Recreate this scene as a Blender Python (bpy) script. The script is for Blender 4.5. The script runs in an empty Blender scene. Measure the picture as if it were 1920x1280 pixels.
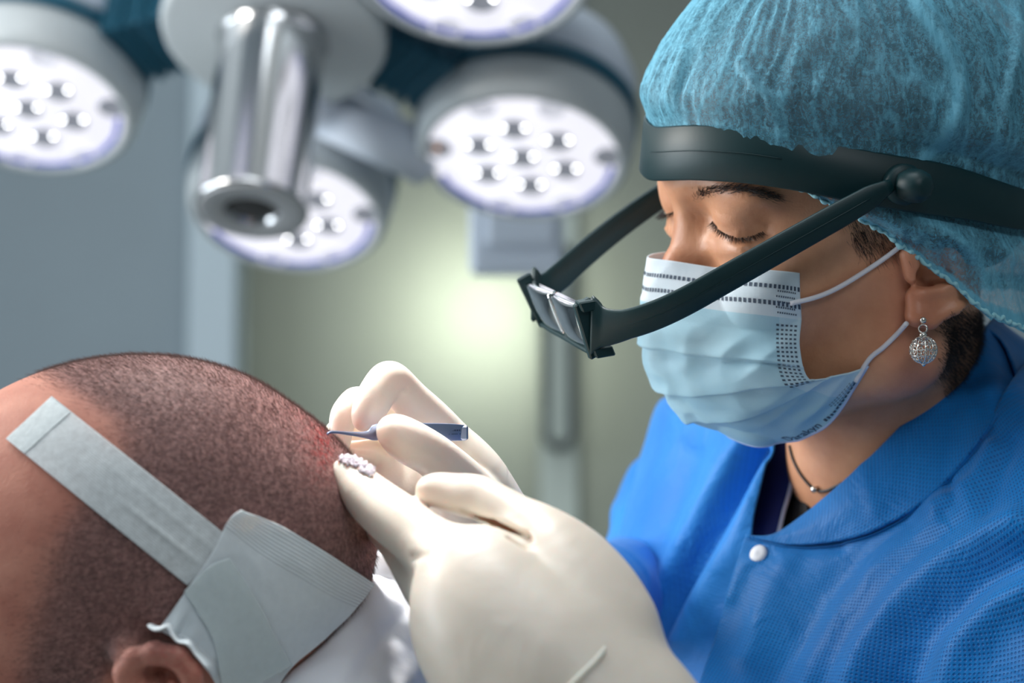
import bpy, math, random
import numpy as np
from mathutils import Vector, Matrix
rnd = random.Random(7)
rng = np.random.default_rng(7)
SC = bpy.context.scene
COL = SC.collection
# ------------------------------------------------------------------ camera
PITCH = math.radians(5.0)
CAMZ = 1.10
FPX = 4533.0                      # 85 mm lens on a 36 mm wide sensor
cam_d = bpy.data.cameras.new('camera')
cam_d.lens = 85.0; cam_d.sensor_width = 36.0; cam_d.clip_start = 0.05; cam_d.clip_end = 50
cam_d.dof.use_dof = True; cam_d.dof.focus_distance = 1.15; cam_d.dof.aperture_fstop = 6.3
cam = bpy.data.objects.new('camera', cam_d); COL.objects.link(cam)
cam.location = (0, 0, CAMZ); cam.rotation_euler = (math.pi/2 + PITCH, 0, 0)
SC.camera = cam
SC.view_settings.view_transform = 'Standard'; SC.view_settings.look = 'None'
SC.view_settings.gamma = 1.0; SC.view_settings.use_curve_mapping = False
SC.view_settings.exposure = -0.05
cp, sp = math.cos(PITCH), math.sin(PITCH)
# survey coordinates: x right, d depth along the view, v up, in cm from the tripod head
def W(p):
    p = np.asarray(p, dtype=np.float64)/100.0
    o = np.empty(p.shape)
    o[..., 0] = p[..., 0]
    o[..., 1] = cp*p[..., 1] - sp*p[..., 2]
    o[..., 2] = CAMZ + sp*p[..., 1] + cp*p[..., 2]
    return o
def C(px, py, d):
    return np.array([(px-960.0)/FPX*d, d, -(py-640.0)/FPX*d])
def rp(r, d): return r/FPX*d
# ------------------------------------------------------------------ world and lights
wd = bpy.data.worlds.new('world'); SC.world = wd; wd.use_nodes = True
wd.node_tree.nodes['Background'].inputs[0].default_value = (0.62, 0.78, 0.9, 1)
wd.node_tree.nodes['Background'].inputs[1].default_value = 0.5
def lamp(name, kind, loc, target, energy, color, **kw):
    l = bpy.data.lights.new(name, kind); l.energy = energy; l.color = color
    for k, v in kw.items(): setattr(l, k, v)
    o = bpy.data.objects.new(name, l); COL.objects.link(o); o.location = loc
    d = Vector(target) - Vector(loc)
    o.rotation_euler = d.to_track_quat('-Z', 'Y').to_euler()
    return o
def wt(*p): return tuple(W(np.array(p, float)))
# unseen surgical beam apart from the lamp heads, then added key, fills and door glow
lamp('surgical_beam', 'SPOT', wt(-24, 152, 116), tuple(W(C(745, 975, 112))), 270, (1.0, 0.965, 0.93), spot_size=math.radians(11.0), spot_blend=0.8, shadow_soft_size=0.07)
lamp('face_key_light', 'AREA', wt(-118, 150, 62), wt(18, 124, 2), 17, (1.0, 0.95, 0.89), shape='DISK', size=0.55)  # added key for the surgeon's face, no lamp head modelled here
lamp('left_fill_light', 'AREA', (-2.9, 1.7, 1.35), (0.1, 1.6, 1.2), 70, (0.86, 0.94, 1.0), shape='RECTANGLE', size=1.7, size_y=1.5)  # added fill from the left, the wall has no window
lamp('overhead_fill_light', 'AREA', (-0.2, 0.9, 2.62), (0.15, 1.2, 1.1), 12, (0.9, 0.96, 1.0), shape='RECTANGLE', size=1.2, size_y=0.6)  # added soft fill from overhead, no panel built
lamp('front_fill_light', 'AREA', (0.6, -1.4, 2.62), (0.0, 1.4, 1.1), 24, (0.92, 0.96, 1.0), shape='RECTANGLE', size=1.2, size_y=0.6)  # added fill from the camera side, aimed at the patient
lamp('door_glow_light', 'AREA', (-0.05, 4.42, 1.52), (-0.05, 4.2, 1.52), 5.5, (0.95, 1.0, 0.9), shape='DISK', size=0.16)  # added close behind the glass to make its bright glow
lamp('door_low_fill_light', 'AREA', (-0.05, 4.95, 1.15), (-0.05, 4.2, 1.15), 7, (0.93, 1.0, 0.92), shape='RECTANGLE', size=0.9, size_y=0.5)  # added low behind the door to brighten its lower half
lamp('background_fill_light', 'AREA', (-0.4, 3.0, 2.62), (-0.2, 3.4, 0.5), 7, (0.9, 0.97, 1.0), shape='RECTANGLE', size=1.2, size_y=0.6)  # added fill for the back of the room
# ------------------------------------------------------------------ materials
def lin(c):
    return tuple(((v/255.0)/12.92 if v/255.0 <= 0.04045 else ((v/255.0+0.055)/1.055)**2.4) for v in c)
class NT:
    def __init__(s, name):
        s.m = bpy.data.materials.new(name); s.m.use_nodes = True
        s.t = s.m.node_tree; s.b = s.t.nodes['Principled BSDF']; s.out = s.t.nodes['Material Output']
    def n(s, typ, **kw):
        nd = s.t.nodes.new(typ)
        for k, v in kw.items():
            if k.startswith('i_'):
                key = k[2:]; key = int(key) if key.isdigit() else key.replace('_', ' ')
                s.set(nd.inputs[key], v)
            else: setattr(nd, k, v)
        return nd
    def set(s, sock, v):
        if isinstance(v, bpy.types.NodeSocket): s.t.links.new(v, sock)
        elif isinstance(v, bpy.types.Node): s.t.links.new(v.outputs[0], sock)
        elif isinstance(v, tuple) and len(v) == 3 and sock.type == 'RGBA': sock.default_value = (*v, 1)
        else: sock.default_value = v
    def P(s, key, v): s.set(s.b.inputs[key], v)
    def math(s, op, a, b=None, c=None, clamp=False):
        nd = s.t.nodes.new('ShaderNodeMath'); nd.operation = op; nd.use_clamp = clamp
        for i, v in enumerate((a, b, c)):
            if v is not None: s.set(nd.inputs[i], v)
        return nd.outputs[0]
    def coord(s, which='Object', scale=None):
        tc = s.t.nodes.new('ShaderNodeTexCoord')
        if scale is None: return tc.outputs[which]
        mp = s.t.nodes.new('ShaderNodeMapping'); s.t.links.new(tc.outputs[which], mp.inputs[0])
        mp.inputs['Scale'].default_value = scale if isinstance(scale, tuple) else (scale,)*3
        return mp.outputs[0]
    def noise(s, vec, scale, detail=3, rough=0.5, dist=0.0):
        nd = s.n('ShaderNodeTexNoise'); s.set(nd.inputs['Vector'], vec)
        nd.inputs['Scale'].default_value = scale; nd.inputs['Detail'].default_value = detail
        nd.inputs['Roughness'].default_value = rough; nd.inputs['Distortion'].default_value = dist
        return nd.outputs[0]
    def ramp(s, fac, stops):
        nd = s.n('ShaderNodeValToRGB'); s.set(nd.inputs[0], fac)
        el = nd.color_ramp.elements
        while len(el) < len(stops): el.new(0.5)
        for e, (p, c) in zip(el, stops):
            e.position = p; e.color = (*c, 1) if len(c) == 3 else c
        return nd.outputs[0]
    def mix(s, fac, a, b):
        nd = s.n('ShaderNodeMix', data_type='RGBA')
        s.set(nd.inputs[0], fac); s.set(nd.inputs[6], a); s.set(nd.inputs[7], b)
        return nd.outputs[2]
    def bump(s, h, strength=0.3, dist=0.001, prev=None):
        nd = s.n('ShaderNodeBump'); s.set(nd.inputs['Height'], h)
        nd.inputs['Strength'].default_value = strength; nd.inputs['Distance'].default_value = dist
        if prev is not None: s.t.links.new(prev, nd.inputs['Normal'])
        s.t.links.new(nd.outputs[0], s.b.inputs['Normal']); return nd.outputs[0]
def pm(name, rgb, rough=0.5, metal=0.0, sss=0.0, sssr=(0.01, 0.005, 0.003), noise=0.0, nscale=40, bump=0.0, bscale=200, **kw):
    t = NT(name); c = lin(rgb)
    if noise:
        f = t.noise(t.coord(), nscale, 4)
        t.P('Base Color', t.ramp(f, [(0.3, tuple(v*(1-noise) for v in c)), (0.7, tuple(min(1, v*(1+noise)) for v in c))]))
    else: t.P('Base Color', c)
    t.P('Roughness', rough); t.P('Metallic', metal)
    if sss:
        t.P('Subsurface Weight', sss); t.b.inputs['Subsurface Radius'].default_value = sssr; t.P('Subsurface Scale', 1.0)
    if bump: t.bump(t.noise(t.coord(), bscale, 3), bump, 0.001)
    for k, v in kw.items(): t.P(k.replace('_', ' '), v)
    return t.m
# ------------------------------------------------------------------ objects
def empty(name, loc, label, cat, group=None, kind=None):
    o = bpy.data.objects.new(name, None); COL.objects.link(o); o.location = loc
    o.empty_display_size = 0.05
    tag(o, label, cat, group, kind); return o
def tag(o, label=None, cat=None, group=None, kind=None):
    if label: o['label'] = label
    if cat: o['category'] = cat
    if group: o['group'] = group
    if kind: o['kind'] = kind
    return o
def wloc(o):
    v = Vector((0, 0, 0))
    while o is not None: v += o.location; o = o.parent
    return np.array(v)
def mesh(name, V, F, m, parent=None, smooth=True, world=False, uv=None, origin=None, label=None):
    """V in survey cm (or world metres with world=True)."""
    V = np.asarray(V, dtype=np.float64)
    if not world: V = W(V)
    loc = np.zeros(3)
    if parent is None:
        loc = V.mean(0) if origin is None else np.array(origin)
    base = wloc(parent) if parent is not None else loc
    me = bpy.data.meshes.new(name)
    me.from_pydata((V-base).tolist(), [], F.tolist() if isinstance(F, np.ndarray) else F)
    for mm in (m if isinstance(m, (list, tuple)) else [m]): me.materials.append(mm)
    if smooth: me.polygons.foreach_set('use_smooth', np.ones(len(me.polygons), dtype=bool))
    if uv is not None:
        l = me.uv_layers.new(name='UVMap')
        vi = np.empty(len(me.loops), dtype=np.int32); me.loops.foreach_get('vertex_index', vi)
        l.data.foreach_set('uv', np.asarray(uv, dtype=np.float32)[vi].ravel())
    me.update()
    o = bpy.data.objects.new(name, me); COL.objects.link(o)
    if parent is not None: o.parent = parent
    else: o.location = loc
    if label: o['label'] = label
    return o
def join(parts):
    Vs, Fs, n = [], [], 0
    for V, F in parts:
        V = np.asarray(V); Vs.append(V); Fs += [[i+n for i in f] for f in (F.tolist() if isinstance(F, np.ndarray) else F)]; n += len(V)
    return np.vstack(Vs), Fs
# ---- geometry
def nrm(v):
    v = np.asarray(v, float); return v/np.maximum(np.linalg.norm(v, axis=-1, keepdims=True), 1e-12)
def frame(n):
    n = nrm(n); a = np.array([1.0, 0, 0]) if abs(n[0]) < 0.8 else np.array([0, 0, 1.0])
    u = nrm(np.cross(a, n)); return u, np.cross(n, u), n
def box(c, s, R=None, bev=0.0):
    """box with chamfered edges; c centre, s sizes, R rows = axes"""
    c = np.array(c, float); h = np.array(s, float)/2; b = min(bev, h.min()*0.9)
    if b <= 0:
        V = np.array([[x, y, z] for x in (-1, 1) for y in (-1, 1) for z in (-1, 1)])*h
        F = [[0, 1, 3, 2], [4, 6, 7, 5], [0, 4, 5, 1], [2, 3, 7, 6], [0, 2, 6, 4], [1, 5, 7, 3]]
    else:
        V = []; idx = {}
        for sx in (-1, 1):
            for sy in (-1, 1):
                for sz in (-1, 1):
                    for a in range(3):
                        v = np.array([sx*(h[0]-b), sy*(h[1]-b), sz*(h[2]-b)]); v[a] += (sx, sy, sz)[a]*b
                        idx[(sx, sy, sz, a)] = len(V); V.append(v)
        V = np.array(V); F = []
        for a in range(3):
            o = [i for i in range(3) if i != a]
            for s_ in (-1, 1):
                q = []
                for (p, r) in ((-1, -1), (1, -1), (1, 1), (-1, 1)):
                    k = [0, 0, 0]; k[a] = s_; k[o[0]] = p; k[o[1]] = r; q.append(idx[(*k, a)])
                F.append(q)
        for a in range(3):       # edges along axis a
            o = [i for i in range(3) if i != a]
            for p in (-1, 1):
                for r in (-1, 1):
                    k1 = [0, 0, 0]; k2 = [0, 0, 0]
                    k1[a] = -1; k2[a] = 1
                    for k in (k1, k2): k[o[0]] = p; k[o[1]] = r
                    F.append([idx[(*k1, o[0])], idx[(*k2, o[0])], idx[(*k2, o[1])], idx[(*k1, o[1])]])
        for sx in (-1, 1):
            for sy in (-1, 1):
                for sz in (-1, 1): F.append([idx[(sx, sy, sz, a)] for a in range(3)])
        F = fixn(V, F)
    if R is not None: V = V @ np.array(R)
    return V + c, F
def fixn(V, F):
    out = []
    for f in F:
        p = V[f]; n = np.cross(p[1]-p[0], p[2]-p[0])
        out.append(f if np.dot(n, p.mean(0)) >= 0 else f[::-1])
    return out
def lathe(prof, c, axis, seg=64, closed=False):
    """prof: list of (radius, height along axis)"""
    u, v, n = frame(axis); c = np.array(c, float)
    a = np.arange(seg)/seg*2*math.pi; V = []; F = []
    for r, h in prof: V.append(c + n*h + r*(np.cos(a)[:, None]*u + np.sin(a)[:, None]*v))
    V = np.vstack(V)
    m = len(prof); rg = m if closed else m-1
    for i in range(rg):
        for j in range(seg):
            k = (j+1) % seg; i2 = (i+1) % m
            F.append([i*seg+j, i2*seg+j, i2*seg+k, i*seg+k])
    if not closed:
        F.append([j for j in range(seg)]); F.append([(m-1)*seg+j for j in range(seg)][::-1])
    return V, F
def crom(P, n):
    """Catmull-Rom through P (k,dim) -> n samples"""
    P = np.asarray(P, float); k = len(P)
    if k == 1: return np.repeat(P, n, 0)
    E = np.concatenate([(2*P[0]-P[1])[None], P, (2*P[-1]-P[-2])[None]])
    t = np.linspace(0, k-1, n); i = np.minimum(t.astype(int), k-2); f = (t-i)[:, None]
    if P.ndim == 3: f = f[..., None]
    a, b, c, d = E[i], E[i+1], E[i+2], E[i+3]
    return 0.5*((2*b) + (c-a)*f + (2*a-5*b+4*c-d)*f*f + (-a+3*b-3*c+d)*f**3)
def tube(path, r, seg=10, cap=True, flat=1.0):
    path = np.asarray(path, float); n = len(path)
    r = np.full(n, r, float) if np.isscalar(r) else np.asarray(r, float)
    T = nrm(np.gradient(path, axis=0)); u, v, _ = frame(T[0]); V = []; a = np.arange(seg)/seg*2*math.pi
    for i in range(n):
        u = nrm(u - T[i]*np.dot(u, T[i])); v = np.cross(T[i], u)
        V.append(path[i] + r[i]*(np.cos(a)[:, None]*u + flat*np.sin(a)[:, None]*v))
    V = np.vstack(V); F = []
    for i in range(n-1):
        for j in range(seg):
            k = (j+1) % seg; F.append([i*seg+j, i*seg+k, (i+1)*seg+k, (i+1)*seg+j])
    if cap: F.append([j for j in range(seg)][::-1]); F.append([(n-1)*seg+j for j in range(seg)])
    return V, F
def ribbon(path, wv, w, t, closed=False, round_=0.3, nv=None):
    """strap: path (n,3), wv (n,3) width dirs, w widths, t thickness; rounded section"""
    path = np.asarray(path, float); n = len(path); wv = nrm(wv)
    w = np.full(n, w, float) if np.isscalar(w) else np.asarray(w, float)
    if closed: T = nrm(np.roll(path, -1, 0)-np.roll(path, 1, 0))
    else: T = nrm(np.gradient(path, axis=0))
    N = nrm(np.cross(T, wv)); V = []
    b = t*round_
    for i in range(n):
        h = w[i]/2; s = [(-h+b, -t/2), (h-b, -t/2), (h, -t/2+b), (h, t/2-b), (h-b, t/2), (-h+b, t/2), (-h, t/2-b), (-h, -t/2+b)]
        V.append([path[i] + wv[i]*x + N[i]*y for x, y in s])
    V = np.array(V).reshape(-1, 3); F = []; q = 8
    for i in range(n if closed else n-1):
        i2 = (i+1) % n
        for j in range(q):
            k = (j+1) % q; F.append([i*q+j, i*q+k, i2*q+k, i2*q+j])
    if not closed: F.append(list(range(q))[::-1]); F.append([(n-1)*q+j for j in range(q)])
    return V, F
def grid_normals(P):
    du = np.gradient(P, axis=0); dv = np.gradient(P, axis=1); return nrm(np.cross(du, dv))
def patch_grid(ctrl, nu, nv):
    A = np.asarray(ctrl, float)
    B = crom(A, nu)                        # along rows
    return np.swapaxes(crom(np.swapaxes(B, 0, 1), nv), 0, 1)
def shell(P, thick, flip=False):
    """P (nu,nv,3) grid -> closed thick sheet; thick>0 pushes the back away from the normal"""
    nu, nv = P.shape[:2]; N = grid_normals(P)*(-1 if flip else 1)
    Q = P - N*thick
    V = np.vstack([P.reshape(-1, 3), Q.reshape(-1, 3)]); o = nu*nv
    ii, jj = np.meshgrid(np.arange(nu-1), np.arange(nv-1), indexing='ij')
    a = (ii*nv+jj).ravel(); b = a+nv; c = b+1; d = a+1
    F1 = np.stack([a, b, c, d], 1); F2 = np.stack([a, d, c, b], 1)+o
    if flip: F1, F2 = F1[:, ::-1], F2[:, ::-1]
    ring = [i*nv for i in range(nu)] + [(nu-1)*nv+j for j in range(1, nv)] + [i*nv+nv-1 for i in range(nu-2, -1, -1)] + [j for j in range(nv-2, 0, -1)]
    R = []
    for k in range(len(ring)):
        p, q = ring[k], ring[(k+1) % len(ring)]
        R.append([q, p, p+o, q+o] if not flip else [p, q, q+o, p+o])
    L1 = np.linalg.norm(np.diff(P, axis=0), axis=2); L2 = np.linalg.norm(np.diff(P, axis=1), axis=2)
    u = np.vstack([np.zeros((1, nv)), np.cumsum(L1, 0)]); v = np.hstack([np.zeros((nu, 1)), np.cumsum(L2, 1)])
    u = np.repeat(u.mean(1)[:, None], nv, 1); v = np.repeat(v.mean(0)[None], nu, 0)
    uv = np.stack([u.ravel(), v.ravel()], 1); uv = np.vstack([uv, uv])
    return V, np.vstack([F1, F2, np.array(R)]), uv
# ---- implicit surfaces
BIG = 10.0
def rc(p1, r1, p2, r2, k=0.5, op='u'): return ('rc', np.array(p1, float), float(r1), np.array(p2, float), float(r2), k, op)
def el(c, r, R=None, k=0.5, op='u'):
    r = np.array([r]*3 if np.isscalar(r) else r, float)
    return ('el', np.array(c, float), r, None if R is None else np.array(R, float), None, k, op)
def fnp(lo, hi, f): return ('fn', np.array(lo, float), f, np.array(hi, float), None, 0, 'f')
def pbox(p):
    if p[0] == 'rc':
        a = np.minimum(p[1]-p[2], p[3]-p[4]); b = np.maximum(p[1]+p[2], p[3]+p[4])
    elif p[0] == 'el':
        m = p[2].max() if p[3] is not None else p[2]; a = p[1]-m; b = p[1]+m
    else: return p[1], p[3]
    g = p[5]+1.0; return a-g, b+g
def pdist(p, X):
    if p[0] == 'rc':
        a, r1, b, r2 = p[1], p[2], p[3], p[4]
        ba = (b-a).astype(X.dtype); l2 = float(ba@ba)+1e-9; rr = r1-r2; a2 = l2-rr*rr
        if a2 <= 0:
            return (np.linalg.norm(X-a.astype(X.dtype), axis=-1)-r1) if r1 > r2 else (np.linalg.norm(X-b.astype(X.dtype), axis=-1)-r2)
        pa = X-a.astype(X.dtype); y = pa@ba; z = y-l2
        t = pa*l2 - y[..., None]*ba; x2 = (t*t).sum(-1)
        y2 = y*y*l2; z2 = z*z*l2; k = np.sign(rr)*rr*rr*x2; il = 1.0/l2
        d3 = (np.sqrt(np.maximum(x2*a2*il, 0)) + y*rr)*il - r1
        d1 = np.sqrt(x2+z2)*il - r2; d2 = np.sqrt(x2+y2)*il - r1
        return np.where(np.sign(z)*a2*z2 > k, d1, np.where(np.sign(y)*a2*y2 < k, d2, d3)).astype(X.dtype)
    q = X-p[1].astype(X.dtype)
    if p[3] is not None: q = q@p[3].T.astype(X.dtype)
    r = p[2].astype(X.dtype); k0 = np.linalg.norm(q/r, axis=-1); k1 = np.linalg.norm(q/(r*r), axis=-1)
    return np.where(k0 < 1e-4, -r.min(), k0*(k0-1)/np.maximum(k1, 1e-6)).astype(X.dtype)
def comb(F, p, X):
    if p[0] == 'fn': return F + p[2](X).astype(F.dtype)
    d = pdist(p, X); k = p[5]
    if p[6] == 'u':
        h = np.maximum(k-np.abs(F-d), 0)/k; return np.minimum(F, d)-h*h*k*0.25
    h = np.maximum(k-np.abs(F+d), 0)/k; return np.maximum(F, -d)+h*h*k*0.25
def sdf(prims, X):
    X = np.asarray(X, np.float64); F = np.full(X.shape[:-1], BIG)
    for p in prims:
        a, b = pbox(p); m = np.all((X >= a) & (X <= b), axis=-1)
        if m.any(): F[m] = comb(F[m], p, X[m])
    return F
def grad(prims, X, e=0.02):
    g = np.zeros(X.shape)
    for a in range(3):
        d = np.zeros(3); d[a] = e; g[..., a] = sdf(prims, X+d)-sdf(prims, X-d)
    return nrm(g)
def axis(lo, hi, f0, f1, hf, hc):
    a = np.arange(lo, f0, hc) if f0 > lo else np.array([])
    b = np.arange(f0, f1, hf); c = np.arange(f1, hi+hc, hc) if hi > f1 else np.array([])
    return np.concatenate([a, b, c]).astype(np.float32)
def isomesh(prims, xs, ys, zs, newton=2):
    F = np.full((len(xs), len(ys), len(zs)), BIG, np.float32)
    for p in prims:
        a, b = pbox(p)
        i = [slice(max(0, np.searchsorted(s, a[q])-1), np.searchsorted(s, b[q])+1) for q, s in enumerate((xs, ys, zs))]
        g = np.stack(np.meshgrid(xs[i[0]], ys[i[1]], zs[i[2]], indexing='ij'), -1)
        if g.size: F[i[0], i[1], i[2]] = comb(F[i[0], i[1], i[2]], p, g)
    s = F < 0
    cs = np.zeros([n-1 for n in F.shape], np.int8)
    offs = [(i, j, k) for i in (0, 1) for j in (0, 1) for k in (0, 1)]
    nx, ny, nz = F.shape
    for (i, j, k) in offs: cs += s[i:nx-1+i, j:ny-1+j, k:nz-1+k]
    act = (cs > 0) & (cs < 8); I = np.argwhere(act)
    cid = np.full(act.shape, -1, np.int64); cid[act] = np.arange(len(I))
    S = (xs, ys, zs); acc = np.zeros((len(I), 3)); cnt = np.zeros(len(I))
    val = {}; pos = {}
    for o in offs:
        J = I+np.array(o); val[o] = F[J[:, 0], J[:, 1], J[:, 2]]
        pos[o] = np.stack([S[a][J[:, a]] for a in range(3)], 1)
    for o in offs:
        for a in range(3):
            if o[a] == 0:
                q = list(o); q[a] = 1; q = tuple(q)
                m = (val[o] < 0) != (val[q] < 0)
                t = (val[o]/(val[o]-val[q]+1e-20))[:, None]
                acc[m] += (pos[o]+t*(pos[q]-pos[o]))[m]; cnt[m] += 1
    V = acc/np.maximum(cnt, 1)[:, None]
    Fs = []
    for a in range(3):
        b, c = (a+1) % 3, (a+2) % 3
        lo = [slice(None)]*3; hi = [slice(None)]*3; lo[a] = slice(0, -1); hi[a] = slice(1, None)
        ch = s[tuple(lo)] != s[tuple(hi)]; E = np.argwhere(ch)
        E = E[(E[:, b] > 0) & (E[:, c] > 0) & (E[:, b] < F.shape[b]-1) & (E[:, c] < F.shape[c]-1)]
        inn = s[E[:, 0], E[:, 1], E[:, 2]]
        def cc(db, dc):
            K = E.copy(); K[:, b] += db; K[:, c] += dc; return cid[K[:, 0], K[:, 1], K[:, 2]]
        q = np.stack([cc(-1, -1), cc(0, -1), cc(0, 0), cc(-1, 0)], 1)
        q[~inn] = q[~inn][:, ::-1]; Fs.append(q)
    Fc = np.vstack(Fs)
    for _ in range(newton):
        d = sdf(prims, V); V = V - grad(prims, V)*np.clip(d, -0.15, 0.15)[:, None]*0.9
    return V, Fc
def raycast(prims, px, py, t0=90.0, t1=150.0, off=0.0, step=0.7, it=90):
    """where the line of sight to a surveyed mark first meets the body"""
    px = np.atleast_1d(np.asarray(px, float)); py = np.atleast_1d(np.asarray(py, float))
    D = np.stack([(px-960)/FPX, np.ones_like(px), -(py-640)/FPX], -1); D /= np.linalg.norm(D, axis=-1, keepdims=True)
    t = np.full(px.shape, float(t0))
    for _ in range(it):
        X = D*t[..., None]; d = sdf(prims, X)-off; t = np.minimum(t+np.clip(d, -1, 3)*step, t1+5)
    return D*t[..., None], t < t1
def sprinkle(V, F, n, keep, rg=rng):
    """n random points on the mesh where keep(points) is true -> points, normals"""
    Ft = np.vstack([F[:, [0, 1, 2]], F[:, [0, 2, 3]]]) if F.shape[1] == 4 else F
    A, B, Cc = V[Ft[:, 0]], V[Ft[:, 1]], V[Ft[:, 2]]; cr = np.cross(B-A, Cc-A); ar = np.linalg.norm(cr, axis=1)
    k = keep((A+B+Cc)/3, nrm(cr)); w = ar*k; w /= w.sum()
    i = rg.choice(len(Ft), n, p=w); r = rg.random((n, 2)); fl = r.sum(1) > 1; r[fl] = 1-r[fl]
    return A[i]+(B-A)[i]*r[:, :1]+(Cc-A)[i]*r[:, 1:], nrm(cr)[i]
def strands(P, D, L, w, bend=None, seg=2):
    """tapered three-sided hairs; P roots, D directions, L lengths, w root width"""
    n = len(P); D = nrm(D); L = np.broadcast_to(L, (n,)); w = np.broadcast_to(w, (n,))
    a = nrm(np.cross(D, rng.normal(size=(n, 3)))); b = np.cross(D, a); Vs = []
    if bend is None: bend = np.zeros((n, 3))
    for s in range(seg+1):
        f = s/seg; c = P + D*(L*f)[:, None] + bend*(L*f*f)[:, None]; ww = (w*(1-0.85*f))[:, None]
        for k in range(3):
            an = k*2.0944; Vs.append(c + (a*math.cos(an)+b*math.sin(an))*ww)
    V = np.stack(Vs, 1).reshape(-1, 3); base = np.arange(n)[:, None]*(3*(seg+1)); Fs = []
    for s in range(seg):
        for k in range(3):
            k2 = (k+1) % 3; Fs.append(base+np.array([[s*3+k, s*3+k2, s*3+3+k2, s*3+3+k]]))
    return V, np.vstack(Fs)
# ================================================================== the room
M_wall = pm('wall_paint', (132, 144, 151), 0.7, noise=0.04, nscale=3)
M_trim = pm('trim_paint', (182, 196, 204), 0.45)
M_floor = pm('vinyl_floor', (168, 172, 170), 0.4, noise=0.08, nscale=12)
M_ceil = pm('ceiling_paint', (215, 218, 218), 0.8)
M_steel = pm('brushed_steel', (78, 84, 84), 0.35, metal=0.9)
M_dframe = pm('door_frame_paint', (186, 196, 188), 0.5)
def struct(name, c, s, m, bev=0.0, parent=None):
    V, F = box(c, s, None, bev); o = mesh(name, V, F, m, parent, smooth=False, world=True)
    if parent is None: tag(o, kind='structure')
    return o
struct('floor', (0, 1.5, -0.05), (6.2, 8.4, 0.1), M_floor)
struct('ceiling', (0, 1.5, 2.75), (6.2, 8.4, 0.1), M_ceil)
struct('wall_left', (-3.05, 1.5, 1.35), (0.1, 8.4, 2.7), M_wall)
struct('wall_right', (3.05, 1.5, 1.35), (0.1, 8.4, 2.7), M_wall)
struct('wall_front', (0, -2.65, 1.35), (6.0, 0.1, 2.7), M_wall)
YB = 4.2
xl = (400-960)/FPX*YB*cp
struct('wall_back', ((-3.0+xl)/2, YB+0.06, 1.35), (3.0+xl, 0.12, 2.7), M_wall)
struct('trim_1', (xl+0.005, YB-0.01, 1.35), (0.085, 0.16, 2.7), M_trim, 0.006)
struct('wall_back_right', ((0.55+3.0)/2, YB+0.06, 1.35), (3.0-0.55, 0.12, 2.7), M_wall)
struct('wall_corridor', (-0.05, 5.6, 1.35), (2.0, 0.1, 2.7), M_wall)
# frosted glass door leaves
t = NT('frosted_glass')
t.P('Base Color', lin((126, 131, 128))); t.P('Roughness', 0.55)
tr = t.n('ShaderNodeBsdfTranslucent', i_Color=lin((204, 207, 198)))
mx = t.n('ShaderNodeMixShader', i_0=0.45); t.t.links.new(t.b.outputs[0], mx.inputs[1]); t.t.links.new(tr.outputs[0], mx.inputs[2]); t.t.links.new(mx.outputs[0], t.out.inputs[0])
M_frost = t.m
x0 = xl+0.05; x1 = (1012-960)/FPX*YB; x2 = (1086-960)/FPX*YB; x3 = 0.55
d1 = empty('door_1', ((x0+x1)/2, YB, 0), None, None, kind='structure')
def dpart(name, c, s, m, bev=0.0): return struct(name, c, s, m, bev, d1)
dpart('glass_panel', ((x0+x1)/2, YB+0.03, 1.3), (x1-x0, 0.012, 2.6), M_frost)
d2 = empty('door_2', ((x1+x3)/2, YB, 0), None, None, kind='structure')
struct('stile', ((x1+x2)/2, YB+0.03, 1.3), (x2-x1, 0.04, 2.6), M_dframe, 0.004, d2)
struct('glass_panel', ((x2+x3)/2, YB+0.03, 1.3), (x3-x2, 0.012, 2.6), M_frost, 0.0, d2)
# long loop pull handle on the stile
hz = (W(C(960, 815, YB*100))[2]); hx0 = (1022-960)/FPX*YB; hx1 = (1070-960)/FPX*YB; hr = 0.008
arc = [((hx0+hx1)/2 + (hx1-hx0)/2*math.cos(a), YB-0.05, hz+(hx1-hx0)/2*math.sin(a)) for a in np.linspace(math.pi, 2*math.pi, 15)]
arct = [((hx0+hx1)/2 + (hx1-hx0)/2*math.cos(a), YB-0.05, hz+0.30+(hx1-hx0)/2*math.sin(a)) for a in np.linspace(0, math.pi, 15)]
hp_ = [(hx0, YB-0.05, hz+0.30)] + arc + [(hx1, YB-0.05, hz+0.30)] + arct[1:]
V1 = tube(np.array(hp_), hr, 14); V2 = tube([((hx0+hx1)/2, YB-0.05, hz-0.022), ((hx0+hx1)/2, YB+0.02, hz-0.022)], 0.008, 12); V3 = tube([((hx0+hx1)/2, YB-0.05, hz+0.322), ((hx0+hx1)/2, YB+0.02, hz+0.322)], 0.008, 12)
V, F = join([V1, V2, V3]); mesh('door_handle', V, F, M_steel, d2, world=True)
# ================================================================== surgical light
M_lw = pm('lamp_white', (212, 222, 236), 0.35, noise=0.03, nscale=10)
M_lgrey = pm('lamp_grey_plastic', (188, 196, 200), 0.35)
M_teal = pm('teal_rubber', (10, 84, 108), 0.5)
M_alu = pm('polished_aluminium', (205, 206, 208), 0.16, metal=1.0)
M_lens = pm('dark_camera_glass', (30, 28, 32), 0.12)
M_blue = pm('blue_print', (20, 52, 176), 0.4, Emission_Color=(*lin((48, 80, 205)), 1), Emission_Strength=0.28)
t = NT('led_diffuser'); t.P('Base Color', (0.45, 0.45, 0.48)); t.P('Emission Color', (0.93, 0.92, 1.0, 1)); t.P('Emission Strength', 0.92); t.P('Roughness', 0.25); M_pan = t.m
M_cup = pm('led_reflector', (170, 172, 184), 0.25, metal=0.5, Emission_Color=(0.7, 0.7, 0.78, 1), Emission_Strength=0.12)
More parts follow.
